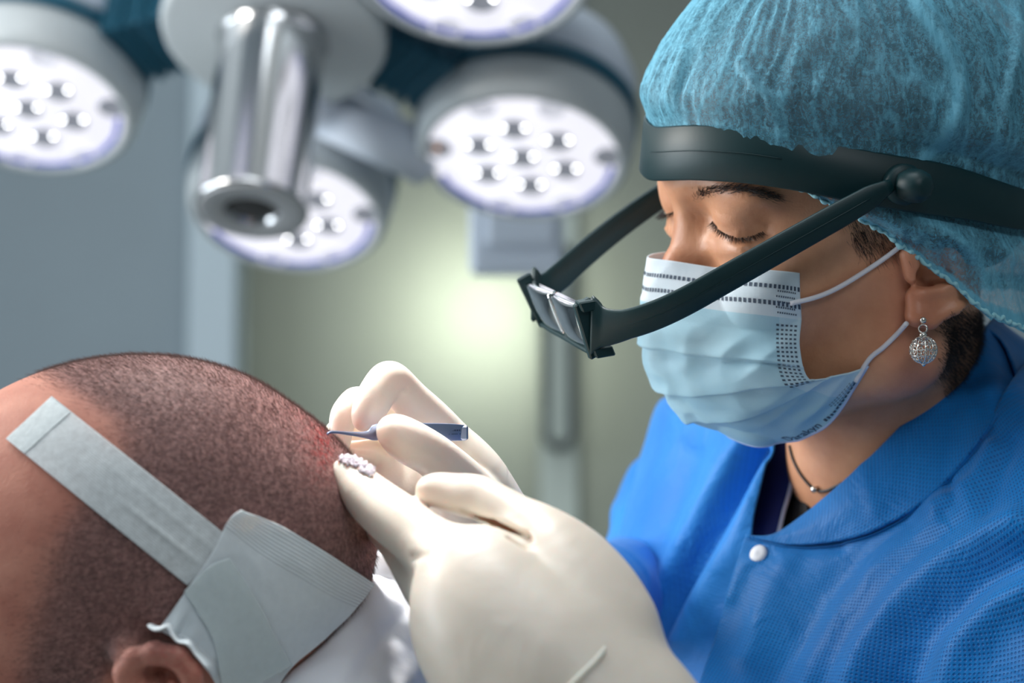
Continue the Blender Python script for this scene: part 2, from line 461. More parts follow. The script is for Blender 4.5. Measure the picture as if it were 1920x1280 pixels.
M_pale = pm('led_reflector_pale', (200, 200, 208), 0.4, Emission_Color=(0.85, 0.85, 0.95, 1), Emission_Strength=0.5)
t = NT('led_glow'); t.P('Emission Color', (1, 1, 1, 1)); t.P('Emission Strength', 13.0); M_glow = t.m
M_amber = pm('amber_led', (210, 150, 100), 0.3, Emission_Color=(*lin((230, 170, 120)), 1), Emission_Strength=0.4)
NL = nrm(np.array([-0.075, -0.545, -0.835]))          # the way the heads face, down and forward
HUB = C(512, 72, 216)
lampo = empty('surgical_light', tuple(W(HUB)), 'multi head white surgical light with a polished metal centre handle above the patient', 'surgical lamp')
def on_plane(px, py, off=0.0):
    d = C(px, py, 1.0); t = np.dot(HUB+NL*off, NL)/np.dot(d, NL); return d*t
e1 = nrm(np.cross(NL, [0, 0, 1.0])); e1 = e1 if e1[0] > 0 else -e1
e2 = nrm(np.cross(NL, e1)); e2 = e2 if e2[2] > 0 else -e2
def disc(c, r, n, seg=48):
    return lathe([(r, 0), (r, 0.05)], c, n, seg)
def led_pos(R):
    out = [(0, 0)]
    for i in range(6):
        a = i*math.pi/3+math.pi/2+0.07; out.append((0.43*R*math.cos(a), 0.43*R*math.sin(a)))
    for i in range(6):
        a = (0.0, math.pi-0.2, math.pi*0.62, math.pi*0.36, -math.pi*0.62, -math.pi*0.36)[i]; out.append((0.80*R*math.cos(a), 0.80*R*math.sin(a)))
    return out
def pod(px, py, R, h=4.6, off=0.0, twist=0.0, hs=9.0):
    c = on_plane(px, py, off)                        # centre of the glass face
    V, F = lathe([(R*0.60, -h-hs), (R*0.90, -h-hs+1.5), (R*1.02, -h-hs+4.5), (R*1.03, -h-0.6)], c, NL, 72)
    b = mesh('lamp_head', V, F, M_lw, lampo)
    V, F = lathe([(R*1.0, -h-1.2), (R*1.055, -h-1.1), (R*1.06, -h+0.45), (R*1.0, -h+0.5)], c, NL, 72, closed=True); mesh('seal_ring', V, F, M_teal, b)
    V, F = lathe([(R*0.95, -h+0.4), (R*1.02, -h+0.45), (R*1.04, -h+1.4), (R*1.02, -1.3), (R*1.0, -0.3), (R*0.955, 0.25), (R*0.90, 0.2), (R*0.885, -0.2), (R*0.885, -0.6)], c, NL, 72, closed=True); mesh('bezel', V, F, M_lgrey, b)
    V, F = lathe([(R*0.89, -0.5), (R*0.89, -0.1)], c, NL, 72); mesh('light_panel', V, F, M_pan, b)
    # printed blue arc along the lower rim
    A = np.linspace(-0.06*math.pi, -0.90*math.pi, 60)+twist
    P = np.array([[c+e1*math.cos(a)*R*q+e2*math.sin(a)*R*q+NL*0.05 for q in (0.805+0.012*abs(math.sin(9*a)), 0.862)] for a in A])
    V, F, _ = shell(P, 0.08, flip=True); mesh('blue_arc', V, F, M_blue, b)
    for i, (x, y) in enumerate(led_pos(R)):
        q = c+e1*x+e2*y
        V, F = lathe([(0.13*R, -0.05), (0.135*R, 0.12), (0.12*R, 0.16), (0.07*R, 0.0), (0.02*R, -0.04)], q, NL, 20)
        cu = mesh('led_lens', V, F, M_cup if i < 9 else M_pale, b)
        if i < 7:
            for s in (-1, 1):
                V, F = lathe([(0.018*R, 0), (0.014*R, 0.12), (0.004*R, 0.18)], q+e1*s*0.105*R+e2*0.03*R+NL*0.08, NL, 10); mesh('led_chip', V, F, M_glow, cu)
        elif i in (8,):
            V, F = lathe([(0.035*R, 0), (0.025*R, 0.14), (0.005*R, 0.2)], q+NL*0.06, NL, 10); mesh('led_chip', V, F, M_amber, cu, label='amber led chip')
    return c
podB = pod(980, 295, 10.1)
podA = pod(52, 203, 10.2)
podC = pod(538, 402, 9.9)
podD = pod(882, -68, 10.9, off=0)
podE = pod(190, -330, 10.3)
# hub plate and handle
V, F = lathe([(7, -6), (9.8, -5), (10.2, -0.6), (10.0, -0.1), (9.6, 0)], HUB, NL, 72); mesh('hub_plate', V, F, M_lgrey, lampo)
# shaft above the hub
V, F = lathe([(4.5, -40), (4.5, -6)], HUB, NL, 32); mesh('hub_neck', V, F, M_lw, lampo)
hd = nrm(C(472, 392, 208)-HUB)
LH = 17.9
V, F = lathe([(4.6, 0), (5.0, 0.05), (5.05, 0.35), (4.8, 0.7), (4.75, 1.2), (4.78, LH-0.9), (4.95, LH-0.45), (4.9, LH-0.1), (4.7, LH), (2.45, LH), (2.3, LH-0.2), (2.2, LH-0.9)], HUB+hd*0.02, hd, 72)
hdl = mesh('handle', V, F, M_alu, lampo, label='polished metal cylinder handle')
V, F = lathe([(2.3, LH-0.7), (2.0, LH-0.35), (1.2, LH-0.15), (0.4, LH-0.1)], HUB+hd*0.02, hd, 40); mesh('camera_lens', V, F, M_lens, hdl, label='dark round camera lens in the handle end')
V, F = lathe([(4.55, LH-0.02), (4.6, LH+0.06), (4.4, LH+0.1), (2.5, LH+0.1), (2.4, LH)], HUB+hd*0.02, hd, 48, closed=True); mesh('end_plate', V, F, pm('satin_metal', (176, 178, 182), 0.5, metal=0.5), hdl, label='dull grey end face')
# ribbed flexible joints between hub and heads
def bellows(a, b, w, hgt, n=7, name='ribbed_joint'):
    a = np.array(a); b = np.array(b); x = nrm(b-a); y = nrm(np.cross(NL, x)); L = np.linalg.norm(b-a); parts = []
    for i in range(n):
        c = a+(b-a)*(i+0.5)/n; s = 1.0 - 0.04*(i % 2)
        parts.append(box(c, (L/n*0.66, w*s, hgt*s), [x, y, NL], 0.35))
    parts.append(box((a+b)/2, (L, w*0.78, hgt*0.78), [x, y, NL], 0.1))
    V, F = join(parts); return mesh(name, V, F, M_teal, lampo, smooth=False)
def joint(pc, R):
    d = pc-HUB; d = d-NL*np.dot(d, NL); L = np.linalg.norm(d); x = d/L
    off = -NL*6.2
    bellows(HUB+x*9.3+off, HUB+x*(L-R*0.98)+off, 8.5, 7.0, 6)
for pc, R in ((podA, 10.2), (podB, 10.1), (podC, 9.9), (podD, 10.9)): joint(pc, R)
# carrying fork behind the heads
for (a, b, r) in ((C(600, 200, 226), C(800, 300, 232), 2.6), (C(560, 170, 224), C(700, 240, 236), 3.2)):
    V, F = tube([a, b], r, 20); mesh('arm', V, F, M_lw, lampo)
# bracket seen under the right head
bk = C(968, 440, 262)
V, F = join([box(bk, (10.2, 5.0, 9.0), None, 0.7), box(bk+[0.5, -2.9, 0.8], (7.5, 1.0, 4.2), None, 0.4), box(bk+[0, 1, 12], (6.0, 4.0, 18), None, 0.6)])
mesh('bracket', V, F, M_lw, lampo, smooth=False)
# ================================================================== the surgeon
HO = C(1605, 470, 126.0)
HL = nrm(np.array([0.28, -0.945, -0.17])); HF = np.array([-0.955, -0.253, -0.165]); HF = nrm(HF-HL*np.dot(HF, HL)); HU = nrm(np.cross(HF, HL))
HR = np.stack([HF, HL, HU])
def H(f, l, u): return HO + f*HF + l*HL + u*HU
def toH(p): return (np.asarray(p)-HO)@HR.T
def HP(px, py, l):
    """head-frame plane l = const seen at a photo mark"""
    d = C(px, py, 1.0); return d*((np.dot(HO, HL)+l)/np.dot(d, HL))
surg = empty('person', tuple(W(C(1650, 1700, 135))), 'person in a blue gown, teal hair cap and pale blue mask leaning over the patient', 'person')
t = NT('skin_tan')
f1 = t.noise(t.coord(), 28, 5, 0.6); f2 = t.noise(t.coord(), 9, 2)
base = t.ramp(f1, [(0.3, lin((190, 132, 98))), (0.7, lin((218, 162, 126)))])
at = t.n('ShaderNodeAttribute', attribute_name='tint')
col = t.mix(at.outputs['Fac'], base, lin((196, 96, 78)))
t.P('Base Color', col); t.P('Roughness', 0.43); t.P('Subsurface Weight', 0.18); t.b.inputs['Subsurface Radius'].default_value = (0.008, 0.0035, 0.002); t.P('Subsurface Scale', 1.0)
b1 = t.bump(t.noise(t.coord(), 1100, 3), 0.22, 0.0006); t.bump(t.noise(t.coord(), 260, 3), 0.16, 0.001, b1)
M_skin = t.m
M_hair = pm('dark_hair', (34, 26, 24), 0.5)
def hel(c, r, k=1.0, op='u', R=None): return el(H(*c), r, HR if R is None else R@HR, k, op)
def rotl(ax, deg):
    a = math.radians(deg); c, s = math.cos(a), math.sin(a)
    return {'f': np.array([[1, 0, 0], [0, c, s], [0, -s, c]]), 'l': np.array([[c, 0, s], [0, 1, 0], [-s, 0, c]]), 'u': np.array([[c, s, 0], [-s, c, 0], [0, 0, 1]])}[ax]
S = []
S += [hel((0.2, 0, 4.8), (9.5, 7.4, 7.7), 1)]
S += [hel((2.6, 0, -0.6), (6.2, 5.7, 7.0), 2.5)]
for s in (-1, 1):
    S += [rc(H(0.3, s*5.6, -4.2), 1.5, H(6.6, s*1.6, -7.3), 1.5, 2.2),
          rc(H(0.3, s*6.0, -0.5), 1.2, H(0.3, s*5.5, -4.5), 1.6, 2.5),
          hel((6.3, s*4.3, -0.1), (1.9, 2.0, 1.5), 2.2),
          hel((6.6, s*3.0, -2.6), (2.2, 2.2, 2.6), 2.0)]
S += [hel((7.7, 0, -6.6), (1.3, 1.7, 1.3), 1.6), hel((7.9, 0, -4.0), (1.8, 2.6, 2.2), 1.5)]
S += [hel((7.6, 0, 4.95), (2.0, 4.2, 1.0), 1.2)]                                    # brow ridge
for s in (-1, 1):
    S += [hel((9.9, s*3.15, 3.4), (2.0, 1.75, 1.2), 1.6, 's'),                    # eye socket
          hel((8.5, s*5.0, 3.3), (1.5, 1.1, 0.95), 1.2, 's'),
          hel((9.3, s*1.75, 3.4), (0.7, 0.55, 0.9), 0.9, 's'),
          hel((9.7, s*2.1, 0.2), (0.9, 0.75, 1.5), 1.0, 's')]
S += [rc(H(7.95, 0, 4.1), 0.78, H(9.8, 0, 0.9), 0.66, 0.9), rc(H(9.9, 0, 0.9), 0.66, H(11.0, 0, -0.9), 0.85, 0.5),
      rc(H(8.0, 0, 1.4), 1.3, H(9.2, 0, -0.8), 1.25, 1.0),
      hel((9.9, 1.2, -1.2), (0.9, 0.7, 0.7), 0.6), hel((9.9, -1.2, -1.2), (0.9, 0.7, 0.7), 0.6),
      rc(H(8.5, -1.4, 5.0), 0.5, H(8.5, 1.4, 5.0), 0.5, 1.2)]
def slit(s, th, r=1.5):
    """the lash line: a curve round the eyeball, lowest in the middle"""
    f0 = 7.15 if s > 0 else 7.6
    return H(f0, s*3.2, 2.84+0.36*((th-0.25)/1.0)**2)+(HF*math.cos(th)+HL*s*math.sin(th))*r
for s in (-1, 1):
    f0 = 7.15 if s > 0 else 7.6
    S += [hel((f0, s*3.2, 3.5), (1.52, 1.62, 1.40), 0.45), hel((f0+0.15, s*3.4, 4.6), (1.1, 2.2, 0.8), 1.4)]   # closed lid and the brow above it
    S += [hel((f0+0.9, s*3.2, 2.0), (0.5, 1.6, 0.25), 1.0)]
    if s < 0:
        th = np.linspace(-0.85, 1.35, 13); sw = 0.15*np.sqrt(np.clip(1-((th-0.25)/1.16)**2, 0.02, 1))
        S += [rc(slit(s, a), w_*0.9, slit(s, b), w2*0.9, 0.06, 's') for a, b, w_, w2 in zip(th[:-1], th[1:], sw[:-1], sw[1:])]
EYE = crom(np.array([(1335, 416), (1346, 429), (1363, 440), (1384, 445), (1406, 442), (1428, 434)], float), 19)
eq, ok = raycast(S, EYE[:, 0], EYE[:, 1], 105, 132)
sw = 0.13*np.sqrt(np.clip(1-np.linspace(-1, 1, 19)**2, 0.03, 1))
lid_fold = crom(np.array([(1338, 396), (1358, 402), (1390, 411), (1425, 421), (1460, 430)], float), 12)
fq_, ok = raycast(S, lid_fold[:, 0], lid_fold[:, 1], 105, 132)
S += [rc(eq[i]+HL*0.02, sw[i], eq[i+1]+HL*0.02, sw[i+1], 0.05, 's') for i in range(18)]
S += [rc(fq_[i]+HL*0.01, 0.035, fq_[i+1]+HL*0.01, 0.035, 0.14, 's') for i in range(11)]
# near ear
EC = HP(1765, 548, 8.0)
def EP(px, py, l=8.2): return HP(px, py, l)
E_ = [el(EP(1775, 520, 7.2), (1.0, 1.5, 1.5), None, 0.5),
      rc(EP(1716, 556, 8.0), 0.50, EP(1720, 590, 8.2), 0.56, 0.22), rc(EP(1720, 590, 8.2), 0.54, EP(1744, 600, 8.3), 0.42, 0.3),
      rc(EP(1744, 600, 8.3), 0.40, EP(1790, 578, 8.45), 0.30, 0.25), rc(EP(1790, 578, 8.45), 0.30, EP(1824, 556, 8.2), 0.26, 0.2),
      rc(EP(1738, 572, 8.1), 0.46, EP(1798, 555, 8.05), 0.36, 0.4), rc(EP(1732, 550, 8.25), 0.36, EP(1786, 540, 8.2), 0.26, 0.3),
      rc(EP(1704, 478, 7.8), 0.46, EP(1711, 516, 7.95), 0.42, 0.35),
      el(EP(1752, 516, 8.35), (0.95, 0.95, 0.50), None, 0.2, 's'), rc(EP(1728, 530, 8.3), 0.26, EP(1775, 524, 8.5), 0.2, 0.2, 's'),
      rc(EP(1782, 566, 8.75), 0.07, EP(1818, 552, 8.65), 0.08, 0.2, 's'), rc(EP(1736, 585, 8.85), 0.05, EP(1744, 596, 8.85), 0.05, 0.25, 's')]
S += E_
S += [hel((-1.0, -8.0, -0.5), (1.9, 0.7, 3.0), 0.5)]
# neck, trunk, arms
NB = C(1700, 1010, 137)
S += [rc(H(-1.2, 0, -3.0), 5.0, C(1668, 850, 132), 5.0, 2.5), rc(C(1668, 850, 132), 5.0, NB, 5.6, 2.5),
      rc(C(1620, 1070, 137), 4.0, C(1500, 1500, 140), 7.0, 2)]
SHN = C(1990, 1010, 121); SHF = C(1330, 960, 152)
S += [rc(NB+[0, 2, -1], 4.6, SHN+[0, 2, 0], 4.6, 4), rc(NB+[0, 3, -1], 4.6, SHF, 4.4, 4)]
TB = C(1690, 2100, 146)
S += [rc(C(1740, 1260, 138), 8.2, C(1690, 2100, 146), 10.5, 5), rc(C(1500, 1260, 146), 8.0, C(1560, 2100, 152), 10.5, 5)]
NEL = C(1950, 2000, 108); FEL = C(1215, 1105, 147)
S += [rc(SHN, 4.4, NEL, 3.9, 2), rc(NEL, 3.8, C(1190, 1420, 99), 2.7, 1.5)]
S += [rc(SHF, 3.6, FEL, 2.6, 2), rc(FEL, 2.5, C(1030, 1100, 125), 1.9, 1.5)]
xs = axis(-4, 38, 6.5, 25.5, 0.13, 0.7); ys = axis(92, 166, 114.5, 131, 0.13, 0.7); zs = axis(-48, 19, -10, 5.0, 0.13, 0.7)
SV, SF = isomesh(S, xs, ys, zs)
body = mesh('body', SV, SF, M_skin, surg)
hv = toH(SV)
tint = 0.55*np.exp(-((hv[:, 0]-11)**2+hv[:, 1]**2+(hv[:, 2]+0.6)**2)/3.5) + 0.35*np.exp(-((hv[:, 0]-0.5)**2+(hv[:, 1]-8.3)**2)/4)*(hv[:, 2] < 2)
a = body.data.attributes.new('tint', 'FLOAT', 'POINT'); a.data.foreach_set('value', np.clip(tint, 0, 1).astype(np.float32))
# eyes
t = NT('eye_white'); t.P('Base Color', lin((196, 176, 170))); t.P('Roughness', 0.15); M_eye = t.m
M_iris = pm('iris_brown', (48, 30, 22), 0.15)
for s in (1, -1):
    c = H(7.15 if s > 0 else 7.6, s*3.2, 3.46); look = nrm(0.75*HF-0.6*HU)
    u_, v_, _ = frame(look)
    V, F = lathe([(1.35*math.sin(a), 1.35*math.cos(a)) for a in np.linspace(math.pi-0.02, 0.45, 20)]+[(0.55, 1.25), (0.01, 1.27)], c, look, 32)
    eo = mesh('eye', V, F, M_eye, surg)
    V, F = lathe([(0.58, 1.22), (0.5, 1.29), (0.3, 1.36), (0.01, 1.39)], c, look, 24); mesh('iris', V, F, M_iris, eo)
# brows and lashes as single hairs
def brow(pix, n, r, ln, dirs, name, w=0.016, lift=0.0, bend=None):
    pth = crom(np.array(pix, float), 60); i = rng.integers(0, 60, n); r_ = np.broadcast_to(r, (60,))[i] if not np.isscalar(r) else r
    q = pth[i]+rng.normal(size=(n, 2))*np.stack([np.full(n, 4.0), np.broadcast_to(r_, (n,))], 1)
    P, ok = raycast(S, q[:, 0], q[:, 1], 105, 132); P = P[ok]; N = grad(S, P); f = (i[ok]/59.0)[:, None]
    D = nrm(crom(np.array(dirs, float), 60)[i[ok]] + N*0.25 + rng.normal(size=P.shape)*0.18)
    V, F = strands(P, D, ln*(0.7+0.5*rng.random(len(P))), w, bend=None if bend is None else np.broadcast_to(np.array(bend, float), P.shape)); return mesh(name, V, F, M_hair, surg)
brow([(1304, 374), (1316, 364), (1342, 355), (1380, 353), (1420, 360), (1456, 370)], 620, 4.2, 0.5, [HU*0.9-HF*0.2+HL*0.2, HL*0.8+HU*0.3-HF*0.2, HL*0.8-HF*0.6, HL*0.6-HF*0.8-HU*0.35], 'eyebrow', 0.013)
# near lashes grow from the slit of the lid
def lashes(s, n, ln):
    P = []; D = []
    for x in np.linspace(-0.70, 1.30, n):
        ra = HF*math.cos(x)+HL*s*math.sin(x); P.append(slit(s, x, 1.52)+HU*0.10); D.append(ra*0.85-HU*0.6-HF*0.1+rng.normal(size=3)*0.09)
    if s > 0:
        P = []; D = []; k_ = np.linspace(0.5, 17.9, n)
        for x in k_:
            i = int(x); P.append(eq[i]*(1-x+i)+eq[i+1]*(x-i)+HU*0.09-HL*0.02); D.append(HF*(0.75-0.055*x)+HL*0.5-HU*0.62+rng.normal(size=3)*0.10)
    P = np.array(P); V, F = strands(P, np.array(D), ln*(0.75+0.4*rng.random(n)), 0.017, bend=np.broadcast_to(HU*0.30, P.shape), seg=3)
    return mesh('eyelashes', V, F, M_hair, surg)
lashes(1, 170, 0.68); lashes(-1, 80, 0.7)
# ================================================================== headband magnifier, cap, mask, jewellery
from mathutils import noise as mn
def proj(X): return 960+FPX*X[..., 0]/X[..., 1], 640-FPX*X[..., 2]/X[..., 1]
BX = np.array([1150, 1228, 1300, 1400, 1500, 1600, 1700, 1800, 1900, 1990.0]); BY = np.array([290, 289, 285, 290, 306, 329, 346, 361, 389, 405.0])
def band_rho(az): return -0.4+(11.0 if math.cos(az) > 0 else 10.3)*math.cos(az), 8.9*math.sin(az)
def band_u(az):
    az = abs(math.atan2(math.sin(az), math.cos(az))); f, l = band_rho(min(az, 2.55)); u = 6.0
    for _ in range(12):
        x, y = proj(H(f, l, u)); u += (y-np.interp(x, BX, BY))/33.0*0.8
    return u
_az = np.linspace(0, math.pi, 49); _bu = np.array([band_u(a) for a in _az])
_bu = np.convolve(np.concatenate([_bu[2:0:-1], _bu, _bu[-2:-4:-1]]), [0.1, 0.2, 0.4, 0.2, 0.1], 'valid')
def bu(az): return float(np.interp(abs(math.atan2(math.sin(az), math.cos(az))), _az, _bu))
# ---- hair under the cap
EAZ = np.radians([0, 25, 50, 68, 80, 92, 100, 108, 116, 125, 145, 165, 180])
CC = np.array([-1.0, 0, 5.0])
EX = np.array([1200, 1232, 1300, 1400, 1500, 1560, 1610, 1700, 1800, 1860, 1920, 1960]); EY = np.array([262, 262, 270, 290, 330, 376, 405, 470, 545, 602, 618, 640])
def rh(az):
    a = abs(math.atan2(math.sin(az), math.cos(az)))
    return 1.0/math.sqrt((math.cos(az)/10.0)**2+(math.sin(az)/8.15)**2)+1.15*math.exp(-((a-1.86)/0.28)**2)
_e = []
for a_ in EAZ:
    u = 3.0
    for _ in range(15):
        x_, y_ = proj(H(-1+rh(a_)*math.cos(a_), rh(a_)*math.sin(a_), u)); u += (y_-np.interp(x_, EX, EY))/34*0.7
    _e.append(max(u, -4.2))
EU = np.array(_e)
def edge_el(az):
    """elevation of the cap's elastic edge, from the head frame"""
    a = abs(math.atan2(math.sin(az), math.cos(az))); u = np.interp(a, EAZ, EU)
    return math.atan2(u-CC[2], rh(az)*(0.95 if u > 4 else 1.0))
def radial(fr, na, ne, lo=None):
    P = np.zeros((na, ne, 3))
    for i in range(na):
        az = 2*math.pi*i/na; e0 = edge_el(az) if lo is None else lo(az)
        for j in range(ne):
            t_ = j/(ne-1); e = e0+(math.pi/2-e0)*t_
            d = np.array([math.cos(e)*math.cos(az), math.cos(e)*math.sin(az), math.sin(e)])
            P[i, j] = CC+d*fr(az, e, t_, d)
    return P
def wrapmesh(P, thick, N=None):
    na, ne = P.shape[:2]; X = HO+P@HR; V = X.reshape(-1, 3); F = []
    for i in range(na):
        k = (i+1) % na
        for j in range(ne-1): F.append([i*ne+j, k*ne+j, k*ne+j+1, i*ne+j+1])
    return V, F
def ell(d, a, b, c): return 1.0/math.sqrt((d[0]/a)**2+(d[1]/b)**2+(d[2]/c)**2)
V, F = wrapmesh(radial(lambda az, e, t_, d: ell(d, 10.6 if d[0] > 0 else 9.6, 8.0, 9.3)*(0.93 if t_ < 0.02 else 1.0)*(1-0.02*math.exp(-(t_/0.05)**2)), 120, 50), 0)
t = NT('hair_under_cap'); t.P('Base Color', t.ramp(t.noise(t.coord('Object', (30, 30, 8)), 6, 4), [(0.35, lin((18, 16, 18))), (0.7, lin((62, 52, 50)))])); t.P('Roughness', 0.55); M_hair2 = t.m
hair = mesh('hair', V, F, M_hair2, surg)
def keep_side(X, N):
    h = toH(X); px_, py_ = proj(X); px_ = px_+rng.normal(size=px_.shape)*9; py_ = py_+rng.normal(size=py_.shape)*7
    e = np.interp(px_, [1560, 1610, 1700, 1800, 1870], [385, 410, 475, 548, 610])
    side = (px_ > 1588) & (px_ < 1690) & (py_ > e-6) & (py_ < e+np.interp(px_, [1588, 1605, 1640, 1660, 1690], [18, 62, 50, 30, 4])) & (N@HL > 0.3)
    nape = (px_ > 1772) & (px_ < 1900) & (py_ > 585) & (py_ < np.interp(px_, [1772, 1800, 1850, 1900], [740, 790, 720, 680])) & (X[:, 1] < 140)
    return (side | nape).astype(float)
P, N = sprinkle(SV, SF, 9000, keep_side)
hq = toH(P); D = np.where((proj(P)[0] > 1750)[:, None], -HU*0.8-HF*0.5+N*0.35, -HU*0.9-HF*0.35+N*0.3)+rng.normal(size=P.shape)*0.16
V, F = strands(P-N*0.05, D, np.where(proj(P)[0] > 1750, 0.48, 0.7)*(0.6+0.7*rng.random(len(P))), 0.013); mesh('sideburn', V, F, M_hair, hair)
# ---- cap
ridge = np.array([(1690, -40), (1725, 20), (1765, 80), (1790, 140), (1793, 200), (1768, 260), (1730, 300), (1715, 312)], float); ridge = crom(ridge, 60)
ridge2 = crom(np.array([(1900, -20), (1905, 80), (1880, 200), (1870, 300), (1860, 360)], float), 40)
ridge3 = crom(np.array([(1395, 120), (1420, 160), (1445, 185), (1460, 230), (1465, 255)], float), 30)
ridge4 = crom(np.array([(1290, 100), (1275, 150), (1262, 190), (1285, 235)], float), 30)
ridge5 = crom(np.array([(1700, 405), (1760, 420), (1820, 470), (1850, 540)], float), 30)
LN = []
def capr(az, e, t_, d):
    r = ell(d, 12.35 if d[0] > 0 else 12.2, 9.9, 11.6)
    u = CC[2]+r*d[2]; b = bu(az); f, l = band_rho(az); rb = math.hypot(f-CC[0], l)-0.42; ce = max(0.25, math.cos(e))
    k = math.exp(-max(0.0, abs(u-b)-1.6)**2/(2*0.7**2))
    r = r*(1-k)+min(r, rb/ce)*k
    if u < b:                                            # puff below the band
        rr = ell(d, 10.7, 9.35, 10.6)+0.25; r = r*k+min(r, rr)*(1-k)
        if d[0] < -0.2: r += 1.5*math.exp(-((t_-0.16)/0.12)**2)*min(1, (-d[0]-0.2)*2)*(1-k)
    if e < 0.1:
        wg = math.exp(-(t_/0.07)**2)*(1-k); r = r*(1-wg)+rh(az)/max(0.45, math.cos(e))*wg
    q = Vector((d[0]*1.3+3, d[1]*1.3, d[2]*0.8))
    w = 0.0
    n1 = mn.noise(Vector((az*9+mn.noise(q*2)*1.8, e*1.1, 3.0))); n2 = mn.noise(Vector((az*21+mn.noise(q*3)*2.5, e*1.9, 8.0)))
    LN.append(max(0.0, 0.40*math.exp(-(n1/0.035)**2), 0.25*math.exp(-(n2/0.03)**2)))
    n3 = mn.noise(Vector((d[0]*9, d[1]*9, d[2]*9)))
    w += (0.5-abs(n1))*0.30+(0.5-abs(n2))*0.13+n3*0.10
    w += 0.12*math.sin(az*58+n1*6)*math.exp(-(t_/0.06)**2)
    w += 0.16*(0.5-abs(mn.noise(Vector((az*17, 5, e*2)))))*math.exp(-((u-b-2.0)/1.5)**2)*2
    x, y = proj(HO+(CC+d*r)@HR)
    if l > -3:
        for R_, s_, a_ in ((ridge, 11, 0.55), (ridge2, 8, 0.35), (ridge3, 7, 0.22), (ridge4, 7, 0.25), (ridge5, 9, 0.3)):
            dd = np.min((R_[:, 0]-x)**2+(R_[:, 1]-y)**2)
            if dd < 2500: w += a_*math.exp(-dd/(2*s_*s_))
    return r+w*(0.35+0.65*(1-k))
capP = radial(capr, 400, 170)
V, F = wrapmesh(capP, 0)
t = NT('cap_nonwoven')
na_, ne_ = capP.shape[:2]
vec = t.coord('Object')
fib = t.noise(vec, 420, 5, 0.75, 1.5); fib2 = t.noise(t.coord('Object', (1, 1, 0.35)), 240, 4, 0.7, 2.0)
fsum = t.math('ADD', t.math('MULTIPLY', fib, 0.6), t.math('MULTIPLY', fib2, 0.4))
lw = t.n('ShaderNodeLayerWeight'); lw.inputs[0].default_value = 0.35
at = t.n('ShaderNodeAttribute', attribute_name='gather')
cov = t.math('ADD', t.ramp(fsum, [(0.40, (0.16,)*3), (0.60, (0.62,)*3)]), t.math('MULTIPLY', lw.outputs['Facing'], 0.60))
cov = t.math('ADD', cov, at.outputs['Fac'], clamp=True)
t.P('Base Color', t.mix(fib2, lin((70, 148, 178)), lin((120, 188, 210)))); t.P('Roughness', 0.62); t.P('Alpha', cov)
t.bump(fsum, 0.35, 0.0008); M_cap = t.m
capo = mesh('bouffant_cap', V, F, M_cap, surg, label='teal bouffant hair cap')
g = np.zeros((na_, ne_)); X = HO+capP@HR; px_, py_ = proj(X)
for R_, s_, a_ in ((ridge, 10, 0.7), (ridge2, 6, 0.35), (ridge3, 6, 0.3), (ridge4, 6, 0.35), (ridge5, 7, 0.4)):
    dd = np.min((px_[..., None]-R_[:, 0])**2+(py_[..., None]-R_[:, 1])**2, -1); g = np.maximum(g, a_*np.exp(-dd/(2*s_*s_)))
g = np.maximum(g, np.array(LN).reshape(na_, ne_)); g[:, :4] = 0.6; a = capo.data.attributes.new('gather', 'FLOAT', 'POINT'); a.data.foreach_set('value', g.ravel().astype(np.float32))
eg = X[:, 1] + 0*X[:, 1]; n_ = len(eg); ang = np.arange(n_*3)/3.0
ed = np.array([eg[int(i) % n_]*(1-i % 1)+eg[(int(i)+1) % n_]*(i % 1) for i in ang])
ed = ed+HU*(0.07*np.sin(ang*2.1))[:, None]+HL*(0.06*np.cos(ang*2.1))[:, None]
V, F = tube(np.vstack([ed, ed[:1]]), 0.10+0.035*np.sin(np.append(ang, 0)*2.9), 6, cap=False); mesh('elastic_edge', V, F, pm('cap_elastic', (150, 205, 215), 0.6), capo)
# ---- magnifier
M_vis = NT('dark_green_plastic'); M_vis.P('Base Color', lin((6, 44, 48))); M_vis.P('Specular IOR Level', 0.4); M_vis.P('Roughness', 0.46)
M_vis.bump(M_vis.noise(M_vis.coord(), 500, 2), 0.05, 0.0005); M_vis.P('Coat Weight', 0.0); M_vis = M_vis.m
mag = empty('headband_magnifier', tuple(W(H(0, 0, 6))), 'dark green plastic headband magnifier worn over the cap with rectangular lenses on two arms', 'magnifier')
az = np.arange(160)/160*2*math.pi; path = []; wv = []; ww = []
for a in az:
    f, l = band_rho(a); path.append(H(f, l, bu(a)))
    n2 = nrm(np.array([f, l*1.4, 0])); tilt = 0.10+0.1*max(0, math.cos(a)); wv.append(HU-tilt*(n2@HR))
    aa = abs(math.atan2(math.sin(a), math.cos(a))); ww.append(np.interp(aa, [0, 1.6, 2.0, 2.5, 3.15], [2.72, 2.7, 2.3, 1.6, 1.5]))
V, F = ribbon(path, wv, ww, 0.24, closed=True, round_=0.35); band = mesh('headband', V, F, M_vis, mag)
V, F = ribbon([p+nrm(p-H(0, 0, 6))*0.14+HU*0.12 for p in path[:24]], wv[:24], 0.05, 0.05); mesh('mould_line', V, F, M_vis, band)
piv = 1.45
pf, plz = band_rho(piv); PU = bu(piv)
for s in (1, -1):
    pc = H(pf+0.35, s*plz, PU+0.1)
    V, F = lathe([(0.85, 0.0), (0.98, 0.12), (1.0, 0.6), (0.85, 0.78), (0.6, 0.82)], pc, HL*s, 40); kn = mesh('pivot_disc', V, F, M_vis, mag)
    ax = nrm(HL*s-0.35*HF)
    V, F = lathe([(0.78, 0.0), (0.84, 0.2), (0.80, 1.0), (0.5, 1.35), (0.3, 1.4)], pc+HL*s*0.75, ax, 8); mesh('pivot_knob', V, F, M_vis, kn)
